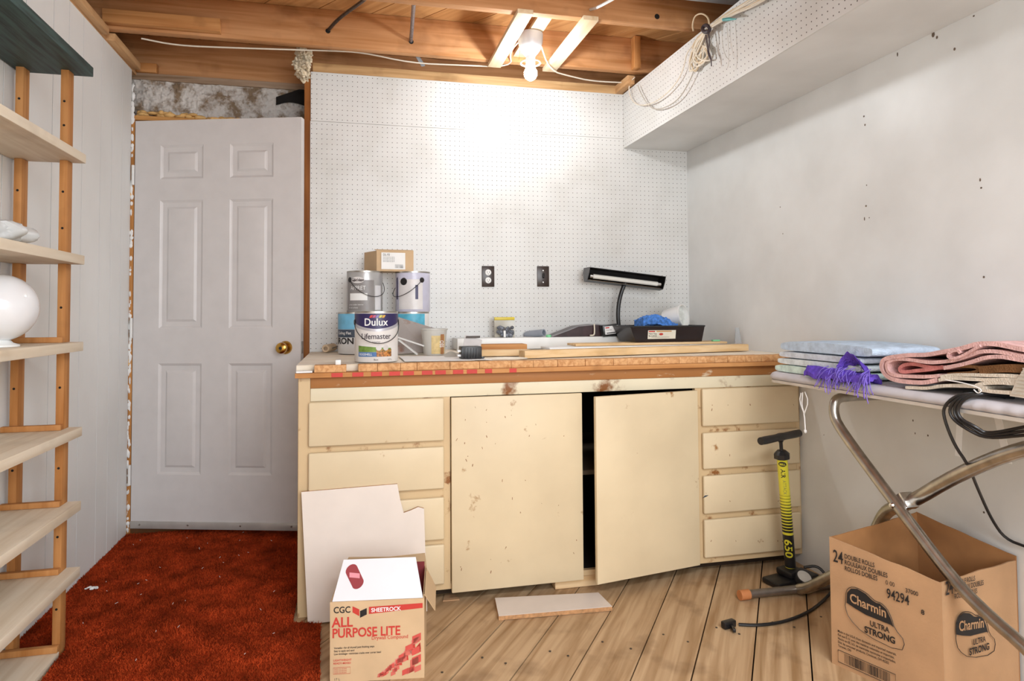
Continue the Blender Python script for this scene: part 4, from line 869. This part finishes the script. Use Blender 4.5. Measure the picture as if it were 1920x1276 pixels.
def barfn(a_, b_, r=br+.0005): ph_ = phb+a_/r; return pbar+q_ @ Vector((0, 0, b_))+Vector((r*math.cos(ph_), r*math.sin(ph_), 0))
patch('barrel_band', barfn, -.055, .055, .0, .135, black_p, pu, 20)
for i in range(13): patch('barrel_stripe', barfn, -.055, .055, .145+i*.0125, .145+i*.0125+.0085*(1-i/14), black_p, pu, 20)
bf2 = lambda a_, b_: barfn(a_, b_, br+.0011)
text('650', .042, lambda p, q: bf2(-.016+q, .118-p), yel, pu, bold=.02, sx=1.2); text('AIR', .026, lambda p, q: bf2(-.008+q*.9, .405-p), ink, pu, bold=.02, sx=.9); text('ATTACK', .020, lambda p, q: bf2(-.004+q*.9, .36-p), plain('pump_grey', '8d8a4a', .4), pu, sx=.75)
b_ = B(); b_.grid(lambda p, w_: bf2(.016*math.cos(6.283*p)*w_, .425+.010*math.sin(6.283*p)*w_), 20, 2); obj('badge', b_, ink, pu); text('BELL', .011, lambda p, q: barfn(p, q+.421, br+.0016), yel, pu, align='CENTER', bold=.03)
tp = pbar+pd*BLn
obj('collar', B().lathe([(.022, -.008), (.031, -.004), (.031, .014), (.017, .028), (.0, .028)], tp, 8, q_), black_p, pu)
obj('rod', B().tube([tp+pd*.028, tp+pd*.075], .007, 10), black_p, pu)
hc = tp+pd*.082; hx = Vector((.93, .32, .12)).normalized(); hq = Vector((.93, .36, .15)).normalized()
ha, hb_ = at_y(1424, 807, -1.15), at_y(1496, 793, -1.05); hm = (ha+hb_)/2; ha, hb_ = ha-hm+hc, hb_-hm+hc
obj('handle', B().tube([ha, ha.lerp(hb_, .12), ha.lerp(hb_, .4), ha.lerp(hb_, .5), ha.lerp(hb_, .6), ha.lerp(hb_, .88), hb_], [.015, .016, .0145, .017, .0145, .016, .015], 14), black_p, pu)
obj('handle_stem', B().lathe([(.009, -.02), (.016, -.002)], hc, 14, q_), black_p, pu)
z0_ = .006
hs_ = [pc+Vector((.05, -.02, .06)), pc+Vector((.085, -.05, .075)), pc+Vector((.10, -.08, .05)), pc+Vector((.105, -.11, .02))]+[at_z(u, v, z0_) for u, v in ((1562, 1085), (1552, 1118), (1520, 1146), (1470, 1166), (1420, 1172), (1385, 1170))]
hs_[4] = Vector((2.03, -1.235, .012)); hs_[4].z = .05
obj('hose', B().tube(hs_, .0055, 8, 2), black_p, pu)
e_ = at_z(1366, 1169, .014); obj('hose_head', B().obox(e_+Z*.0, Vector((.9, .2, .0)).normalized(), Vector((-.2, .9, 0)).normalized(), Z, .026, .011, .012, .004).obox(e_+Vector((.0, -.026, -.002)), Vector((.3, .95, 0)).normalized(), Vector((-.95, .3, 0)).normalized(), Z, .022, .005, .006, .002), black_p, pu)
# ================================================================== IRONING BOARD
ib = thing('ironing_board', 'padded grey ironing board on crossed tube legs along the right wall', 'ironing board', (1.93, -1.75, 0))
IX0, IX1, IY0, IZ = 1.775, 2.088, -1.165, .822; IYN = -2.75
def pad_outline(n=10):
    o = []; r = .055
    for cx_, a0_ in ((IX0+r, math.pi), (IX1-r, math.pi/2)):
        for i in range(n+1):
            a_ = a0_-(math.pi/2)*i/n; o.append((cx_+r*math.cos(a_), IY0-r+r*math.sin(a_)))
    return o+[(IX1, IYN), (IX0, IYN)]
obj('deck', B().prism([(x_, y_, IZ) for x_, y_ in pad_outline()], (0, 0, .010)), plain('deck_metal', 'cfc9c2', .4, metal=.3), ib)
pbm = B(); rings = []; ol = pad_outline(12); den = []
for i in range(len(ol)):
    a_, c_ = Vector(ol[i]), Vector(ol[(i+1) % len(ol)]); k = max(1, int((c_-a_).length/.012)); den += [a_.lerp(c_, j/k) for j in range(k)]
cen2 = Vector(((IX0+IX1)/2, 0))
for ins, z_ in ((.004, .0105), (-.004, .016), (-.005, .026), (.003, .036), (.012, .040)):
    ring = []
    for i, p in enumerate(den):
        q2 = den[(i+1) % len(den)]-den[i-1]; n_ = Vector((q2.y, -q2.x)).normalized()
        if n_.dot(p-Vector((cen2.x, max(min(p.y, IY0-.15), IYN+.15)))) < 0: n_ = -n_
        wr_ = .004*math.sin(i*1.9+math.sin(i*.37)*2)*(1 if z_ < .03 else .3)*(.5+.5*math.sin(i*.11)); pp_ = p-n_*(ins+max(0, wr_)); ring.append(pbm.bm.verts.new((pp_.x, pp_.y, IZ+z_)))
    rings.append(ring)
for a_, c_ in zip(rings, rings[1:]):
    for k in range(len(a_)): pbm.bm.faces.new((a_[k], a_[(k+1) % len(a_)], c_[(k+1) % len(a_)], c_[k]))
pbm.bm.faces.new(rings[-1]); obj('pad_cover', pbm, plain('grey_cotton', 'c4c0c4', .85, var=.05, bump=.2, bscale=25), ib, sharp=70)
ZI = IZ+.0405
la = [at_x(u, v, 1.80) for u, v in ((1562, 765), (1572, 800), (1680, 945), (1790, 1090), (1858, 1158), (1925, 1214))]
la = [Vector((2.0, -1.50, IZ-.022)), Vector((1.86, -1.50, IZ-.022)), Vector((1.812, -1.497, IZ-.028))]+[Vector((1.80, la[0].y, la[0].z-.012))]+la[1:]+[Vector((1.80, -2.35, .16)), Vector((1.80, -2.62, .03))]
def rnd(pts, k=2):
    return pts
obj('leg', B().tube(la, .0165, 14, 2), steel, ib)
lb = [Vector((1.85, -2.28, IZ-.018))]+[at_x(u, v, 1.845) for u, v in ((1920, 838), (1800, 886), (1700, 946))]+[Vector((1.882, -1.635, .455)), Vector((1.918, -1.555, .375)), Vector((1.918, -1.50, .25)), Vector((1.89, -1.25, .05)), Vector((1.885, -1.195, .024))]
obj('leg', B().tube(lb, .020, 14, 2), steel, ib)
obj('foot_bar', B().tube([(1.66, -1.185, .021), (2.06, -1.19, .021)], .0155, 12), plain('dull_steel', '8a8178', .4, metal=.8, var=.2), ib)
obj('rubber_tip', B().tube([(1.632, -1.185, .021), (1.672, -1.185, .021)], .0185, 14), plain('orange_rubber', 'c07a48', .7), ib)
pv = at_x(1681, 946, 1.80); obj('pivot_bolt', B().lathe([(.0, .006), (.006, .005), (.009, 0)], pv-X*.017, 14, Matrix.Rotation(math.radians(-90), 4, 'Y')), chrome, ib)
obj('pivot_bracket', B().obox(at_x(1702, 938, 1.83), X, Vector((0, .8, -.6)), Vector((0, .6, .8)), .022, .010, .024, .003), chrome, ib)
# cover ties
ts = [at_x(u, v, 1.79) for u, v in ((1505, 735), (1503, 760), (1508, 775), (1510, 806))]
obj('tie_string', B().tube(ts, .0022, 6, 1).tube([ts[2]+Vector((0, .0, .0)), at_x(1499, 752, 1.79), at_x(1502, 736, 1.79)], .002, 6, 1).tube([ts[2], at_x(1516, 752, 1.79), at_x(1509, 734, 1.79)], .002, 6, 1).blob(at_x(1510, 808, 1.79), .006, .006, .008, 1), paper, ib)
for (u1, v1, u2, v2, wd) in ((1800, 770, 1796, 855, .010), (1868, 772, 1890, 868, .011)):
    a_, c_ = at_x(u1, v1, 1.98), at_x(u2, v2, 1.96); obj('tie_ribbon', B().prism([a_+Y*wd, a_-Y*wd, c_-Y*wd, c_+Y*wd], (.0012, 0, 0)), paper, ib)
# ---- towels
def slab(name, label, x0, x1, y0, y1, z0, h, mat, cat='towel', group=None, layers=1, amp=.0018, sag=0.0):
    """folded cloth: a rounded slab, soft edges, folds showing on the room side"""
    b_ = B(); r = h/2
    def prof(t):   # 0..1 around a stadium in the local y/z plane
        a_ = t*2*math.pi; return a_
    nx, nr = 18, 40; ringsv = []
    for i in range(nx+1):
        s = i/nx; ex = min(s, 1-s); k = min(1, (ex*9+.72)) ; ring = []
        for j in range(nr):
            a_ = 2*math.pi*j/nr; cy_, cz_ = math.cos(a_), math.sin(a_); e = .28
            yy = math.copysign(abs(cy_)**e, cy_); zz = math.copysign(abs(cz_)**.42, cz_)
            y_ = (y0+y1)/2+(y1-y0)/2*yy*(1-.03*(1-k)); z_ = z0+h/2+h/2*zz*(.55+.45*k)
            p = Vector((x0+(x1-x0)*s, y_, z_)); d_ = amp*noise.noise((p.x*16, p.y*16, p.z*30+z0*90))
            z2 = max(z0, p.z+d_*1.2+sag*math.sin(math.pi*(y_-y0)/(y1-y0))) if zz > -.2 else max(z0, p.z)
            ring.append(b_.bm.verts.new((p.x+d_, p.y+d_, z2)))
        ringsv.append(ring)
    for A_, B_ in zip(ringsv, ringsv[1:]):
        for j in range(nr): b_.bm.faces.new((A_[j], A_[(j+1) % nr], B_[(j+1) % nr], B_[j]))
    b_.bm.faces.new(ringsv[0][::-1]); b_.bm.faces.new(ringsv[-1])
    return tag(obj(name, b_, mat, base=True, sharp=80), label, cat, group)
def terry(n, c, var=.1): return plain(n, c, .95, var=var, vscale=40, bump=.8, bscale=220, spec=.1)
yA, yB = -1.185, -1.63
slab('folded_towel', 'mint green folded towel at the bottom of the towel stack', 1.795, 2.06, yB, yA-.01, ZI+.0005, .028, terry('terry_mint', 'd3e6dc'))
slab('folded_towel', 'white folded towel lying on the mint green towel', 1.80, 2.06, yB, yA-.02, ZI+.0305, .024, terry('terry_white', 'dde4e6'))
slab('folded_towel', 'pale lilac-white folded towel third up in the stack', 1.80, 2.06, yB, yA-.03, ZI+.0565, .0235, terry('terry_lilac', 'd5dce6'))
slab('folded_towel', 'thick pale blue folded towel on top of the stack', 1.80, 2.06, yB-.05, yA-.04, ZI+.082, .034, terry('terry_blue', 'c2d2e4'), sag=.006)
# purple fringed scarf
pur = terry('purple_wool', '6a4fc0', .2); sc_ = thing('fringed_scarf', 'purple fringed scarf tucked between the towels on the ironing board', 'scarf', (1.80, -1.55, ZI))
b_ = B(); b_.grid(lambda s, t: Vector((1.765+.05*t-.01*math.sin(3*s), -1.40-.30*s, ZI+.016+.022*math.sin(math.pi*t)*(1-.3*s)+.010*noise.noise((s*7, t*5, 0)))), 30, 12, (0, 0, -.014)); obj('scarf_fold', b_, pur, sc_)
b_ = B(); b_.grid(lambda s, t: Vector((1.778+.02*t, -1.545-.12*s, ZI+.040+.055*math.sin(math.pi*min(1, s*.9+.05))*(1-.5*t)+.012*noise.noise((s*6, t*5, 7)))), 22, 10, (.006, 0, -.014)); obj('scarf_fold', b_, pur, sc_)
b_ = B()
for i in range(70):
    y_ = -1.50-.20*random.random(); x_ = 1.766+random.uniform(-.008, .006); z_ = ZI+random.uniform(.015, .05); dy = random.uniform(-.03, .03); l = random.uniform(.03, .07)
    b_.tube([(x_+.012, y_, z_), (x_-.004, y_+dy*.5, z_-.2*l), (x_-.012, y_+dy, z_-.75*l), (x_-.012, y_+dy*1.4, z_-l)], .0013, 4, 1)
f_ = obj('fringe', b_, terry('purple_fringe', '8a74d6', .15), sc_); f_['kind'] = 'stuff'
# pink towel: folded ribbon profile drawn on the room side, swept across the board
def ribbon(pix, xplane, th, x0, x1, smooth=2):
    pts = [at_x(u, v, xplane) for u, v in pix]; pts = [Vector((0, p.y, p.z)) for p in pts]
    for _ in range(smooth):
        q = [pts[0]]
        for a_, c_ in zip(pts, pts[1:]): q += [a_*.75+c_*.25, a_*.25+c_*.75]
        pts = q+[pts[-1]]
    L_, R_ = [], []
    for i, p in enumerate(pts):
        t_ = (pts[min(i+1, len(pts)-1)]-pts[max(i-1, 0)]).normalized(); n_ = Vector((0, -t_.z, t_.y)); L_.append(p+n_*th/2); R_.append(p-n_*th/2)
    b_ = B(); prof_ = L_+R_[::-1]; nx = 10; rows = []
    for i in range(nx+1):
        x_ = x0+(x1-x0)*i/nx; rows.append([b_.bm.verts.new(Vector((x_+.003*noise.noise((p.y*20, p.z*20, i)), p.y, max(ZI+.001, p.z+.003*noise.noise((x_*14, p.y*14, 5)))))) for p in prof_])
    n = len(prof_)
    for A_, B_ in zip(rows, rows[1:]):
        for j in range(n): b_.bm.faces.new((A_[j], A_[(j+1) % n], B_[(j+1) % n], B_[j]))
    m_ = len(L_)
    for row, rev in ((rows[0], 1), (rows[-1], 0)):
        for j in range(m_-1):
            f = (row[j], row[j+1], row[n-2-j], row[n-1-j]); b_.bm.faces.new(f if rev else f[::-1])
    return b_
pk_ = terry('terry_pink', 'deb4b0', .1); pk2 = terry('terry_pink_in', 'cf8480', .1)
pt_ = thing('pink_towel', 'pink terry towel loosely folded on the ironing board', 'towel', (1.93, -1.9, ZI))
XPp = 1.79
obj('outer_fold', ribbon([(2010, 668), (1920, 655), (1848, 640), (1800, 655), (1740, 664), (1690, 667), (1660, 670), (1652, 686), (1660, 703), (1685, 714), (1720, 718), (1758, 712)], XPp, .012, 1.785, 2.05), pk_, pt_)
obj('second_fold', ribbon([(2010, 682), (1920, 668), (1850, 655), (1815, 668), (1770, 680), (1720, 676), (1680, 672), (1666, 676), (1662, 687), (1668, 700), (1695, 707), (1760, 704)], XPp, .010, 1.787, 2.05), pk_, pt_)
obj('inner_fold', ribbon([(1775, 690), (1740, 688), (1712, 682), (1690, 684), (1682, 692), (1690, 699), (1720, 694), (1765, 688)], XPp, .010, 1.795, 2.04), pk2, pt_)
obj('top_loop', ribbon([(1840, 648), (1812, 664), (1792, 672), (1778, 669), (1782, 660), (1797, 655), (1802, 662)], XPp-.004, .007, 1.781, 1.95), pk_, pt_)
obj('third_fold', ribbon([(2010, 690), (1920, 675), (1860, 666), (1820, 680), (1770, 690)], XPp, .010, 1.787, 2.05), pk_, pt_)
br_ = terry('terry_brown', '7a5638', .15)
bw = thing('brown_towel', 'brown towel rolled under the pink towel', 'towel', (1.93, -2.0, ZI))
obj('roll', ribbon([(1775, 689), (1800, 686), (1830, 688), (1836, 693), (1826, 699), (1790, 700), (1776, 702)], XPp, .008, 1.79, 2.04), br_, bw)
obj('fold', ribbon([(1838, 694), (1880, 690), (1930, 691), (2010, 702)], XPp, .020, 1.785, 2.05), br_, bw)
cr_ = terry('cotton_cream', 'd8cdbd', .08); cw_ = thing('cream_cloth', 'cream cotton cloths with loose threads folded beneath the brown towel', 'cloth', (1.93, -1.95, ZI))
for i, pix in enumerate(([(1765, 706), (1790, 702), (1830, 703), (1900, 704), (2000, 712)], [(1762, 712), (1790, 708), (1840, 712), (1900, 711), (2000, 720)], [(1700, 727), (1735, 727), (1775, 722), (1830, 724), (1850, 727)], [(1830, 726), (1836, 720), (1860, 717), (1900, 718), (2000, 729)], [(1836, 730), (1870, 735), (1930, 738), (2000, 742)])):
    obj('fold', ribbon(pix, XPp-.002, .009, 1.784, 2.03), cr_, cw_)
obj('loose_thread', B().tube([at_x(u, v, 1.778) for u, v in ((1772, 712), (1800, 716), (1830, 724), (1842, 731), (1834, 738), (1826, 730))], .0015, 5, 2), paper, cw_)
# ribbed cardboard piece at the near edge
a_ = [at_x(u, v, 1.78) for u, v in ((1893, 742), (1906, 712), (1922, 686), (1960, 690), (1960, 752))]
for p in a_: p.z = max(p.z, ZI+.001)
rp = thing('ribbed_board', 'ribbed beige corrugated board standing by the folded cloths', 'cardboard', (1.79, a_[0].y, ZI)); obj('sheet', B().prism(a_, (.006, 0, 0)), plain('ribbed_beige', 'd9d0c2', .7), rp)
b_ = B()
for i in range(9):
    z_ = a_[0].z+.006+i*.009; b_.box(1.7765, 1.7798, a_[4].y, a_[0].y-.006-(z_-a_[0].z)*.45, z_, z_+.003)
obj('ribs', b_, plain('rib_shadow', 'c4baab', .7), rp)
# black power cord looped over the board
b_ = B(); xk = 1.765
b_.tube([Vector((1.86, at_x(1850, 735, 1.8).y, ZI+.004)), at_x(1826, 735, 1.79), at_x(1790, 742, xk), at_x(1769, 762, xk), at_x(1770, 785, xk), at_x(1790, 835, xk+.02), at_x(1815, 870, xk+.06), at_x(1835, 920, 1.95), at_x(1860, 975, 2.05), at_x(1885, 1010, 2.08), at_x(1925, 1025, 2.085)], .0042, 8, 2)
for k, (dx_, dv) in enumerate(((0, 0), (8, -4), (15, -6))):
    b_.tube([Vector((1.87, at_x(1860, 735, 1.8).y, ZI+.004+.003*k)), at_x(1830+dx_, 736, 1.788), at_x(1795+dx_, 745, xk), at_x(1779+dx_, 765, xk), at_x(1785+dx_, 785, xk), at_x(1815+dx_, 806+dv, xk+.01), at_x(1850, 822-4*k, xk+.03), at_x(1925, 815-8*k, xk+.05)], .0042, 8, 2)
tag(obj('power_cord', b_, black_p, base=True), 'black power cord looped over the edge of the ironing board', 'cord')
# ================================================================== CEILING FITTINGS
BC = Vector((1.019, -.50, 2.218))
lf = thing('ceiling_bulb', 'bare glowing bulb in a round porcelain holder under the straps', 'light', (BC.x, BC.y, 2.40))
obj('holder', B().lathe([(.017, 2.258), (.022, 2.262), (.023, 2.30), (.036, 2.315), (.050, 2.335), (.058, 2.365), (.060, 2.404), (.0, 2.404)], (BC.x, BC.y, 0), 36), plain('porcelain', 'c8c9cf', .25, var=.02), lf)
obj('bulb', B().lathe([(.0, -.033), (.012, -.031), (.024, -.022), (.031, -.008), (.031, .006), (.024, .022), (.016, .034), (.014, .046), (.0, .046)], BC, 28), glow('bulb_glow', (.93, .97, 1), BULB_STRENGTH), lf)
obj('glass_ring', B().tube([(BC.x+.046*math.cos(a_*.2618), BC.y+.046*math.sin(a_*.2618), 2.268) for a_ in range(24)], .0035, 8, 0, True), white_pl, lf)
obj('pull_chain', B().tube([(BC.x-.05, BC.y, 2.33), (BC.x-.056, BC.y, 2.28)], .0012, 5), brass, lf)
# cables on joists
def cable(name, label, pts, r, mat, smooth=2, group=None): return tag(obj(name, B().tube(pts, r, 8, smooth), mat), label, 'cable', group)
zc = 2.372
cable('cable', 'white cable sagging along the back joists to the bulb holder', [at_y(265, 72, -.165), at_y(330, 85, -.15), at_y(420, 89, -.15), at_y(545, 93, -.15), at_y(620, 95, -.13), at_y(680, 98, -.10), at_y(770, 118, -.08), at_y(860, 122, -.10), at_y(960, 126, -.16), (BC.x-.06, -.33, 2.385), (BC.x-.03, BC.y+.05, 2.40)], .0038, cable_w)
cable('cable', 'white cable running from the bulb holder to the soffit corner', [(BC.x+.05, BC.y+.03, 2.40), at_y(1030, 132, -.24), at_y(1070, 143, -.16), at_y(1110, 152, -.10), at_y(1175, 155, -.08)], .0038, cable_w)
cable('armoured_cable', 'dark armoured cable slanting into a hole of the joist', [at_y(690, -6, -.72), at_y(672, 8, -.55), at_y(648, 25, -.40), at_y(630, 40, -.30), at_y(615, 57, -.222), at_y(614, 58, -.19)], .008, cable_d, 1)
cable('armoured_cable', 'grey armoured cable dropping straight into a joist hole', [at_y(776, 6, -.728), at_y(774, 30, -.5), at_y(772, 60, -.3), at_y(770, 78, -.223), at_y(770, 79, -.19)], .009, plain('armour_grey', '8a8a90', .35, metal=.6, var=.25, vscale=120), 1)
cable('white_cable', 'stiff white cable leaving the front joist toward the ceiling', [at_y(1107, 18, -.772), at_y(1120, 14, -.85), at_y(1150, -2, -1.0), at_y(1180, -20, -1.1)], .0065, white_pl, 1)
hb = B()
for u, v, y in ((615, 58, -.2215), (771, 78, -.2215), (1232, 31, -.7715), (1187, 98, -.2215)): hb.lathe([(.012, .0006), (.012, 0)], at_y(u, v, y), 16, my)
obj('joist_holes', hb, dark, ce)
tag(obj('metal_strap', B().beam(at_y(782, 104, -.10), at_y(794, 124, -.05), .022, .002), plain('strap_zinc', 'aab0b8', .3, metal=.8), None), 'bent zinc strap hanging over the header', 'bracket')
# insulation tuft
b_ = B(); c_ = at_y(565, 112, -.02)
for i in range(30): b_.blob(c_+Vector((random.uniform(-.035, .045)*(1-i/60), random.uniform(-.03, .03), .045-i*.0045+random.uniform(-.01, .01))), random.uniform(.012, .024), .022, random.uniform(.012, .024), 4, .9, 90)
tag(obj('insulation_tuft', b_, plain('insulation', 'd9c9ae', .95, var=.2, vscale=30), None), 'tuft of pale insulation stuffed beside the pegboard top', 'insulation')
# wire bundle over the soffit
b_ = B(); wn = random.Random(3)
XW = XS-.02
wl_ = thing('wire_bundle', 'tied bundle of cream cables drooping over the perforated soffit', 'cables', at_x(1324, 55, XW))
for i in range(9):
    o_ = i*5; b_ = B(); j = lambda s=5: wn.uniform(-s, s)
    pts = [at_x(1452+o_+j(), -34+j(), XW-.02), at_x(1404+o_*.6+j(), 2+j(), XW-.012), at_x(1358+o_*.3+j(4), 30+j(4), XW-.01), at_x(1325+j(3), 55+j(3), XW-.014), at_x(1305+j(8), 82+j(8), XW-.01), at_x(1290+o_*.3+j(6), 110+j(12), XW-.005), at_x(1286+o_*.8+j(6), 125+j(16), XW), at_x(1305+o_*.8+j(), 108+j(14), XW), at_x(1318+j(), 82+j(8), XW)]
    obj('cable', B().tube(pts, .0038, 7, 2), cable_w if i % 3 else plain('cable_tan', 'cdb695', .5), wl_)
obj('cable', B().tube([at_x(u, v, XW) for u, v in ((1322, 62), (1288, 95), (1283, 125), (1270, 155), (1240, 185), (1213, 198), (1190, 196), (1179, 175), (1180, 155), (1190, 145))], .0028, 7, 2), cable_w, wl_)
obj('cable', B().tube([at_x(u, v, XW) for u, v in ((1325, 70), (1310, 112), (1290, 160), (1268, 192), (1230, 208), (1213, 195), (1200, 172), (1196, 160))], .0028, 7, 2), cable_g, wl_)
obj('cable', B().tube([at_x(u, v, XW-.01) for u, v in ((1330, 48), (1328, 32), (1315, 24), (1302, 30), (1298, 48), (1300, 58))], .0035, 7, 2), plain('cable_tan', 'cdb695', .5), wl_)
obj('cable_tie', B().tube([at_x(1324+7*math.cos(a_*.7854), 54+7*math.sin(a_*.7854), XW-.018-.008*math.sin(a_*.7854)) for a_ in range(8)], .008, 8, 1, True), plain('tape_dark', '3a3034', .5), wl_)
for pix in ([(1327, 58), (1331, 75), (1328, 95), (1333, 108), (1334, 124)], [(1322, 60), (1326, 80), (1327, 100), (1333, 112)]): obj('twine', B().tube([at_x(u, v, XW-.012) for u, v in pix], .0025, 6, 1), plain('twine_dark', '4a3c40', .8), wl_)
obj('green_tape', B().tube([at_x(1356, 37, XW-.016), at_x(1366, 36, XW-.016), at_x(1380, 36, XW-.012)], [.006, .007, .002], 8), plain('green_tape', '4a9a98', .5), wl_)
for pix in ([(1354, 45), (1354, 80), (1360, 105), (1367, 112)], [(1363, 45), (1366, 85), (1367, 118), (1364, 128)]): obj('string', B().tube([at_x(u, v, XW-.004) for u, v in pix], .0012, 5, 1), cable_g, wl_)
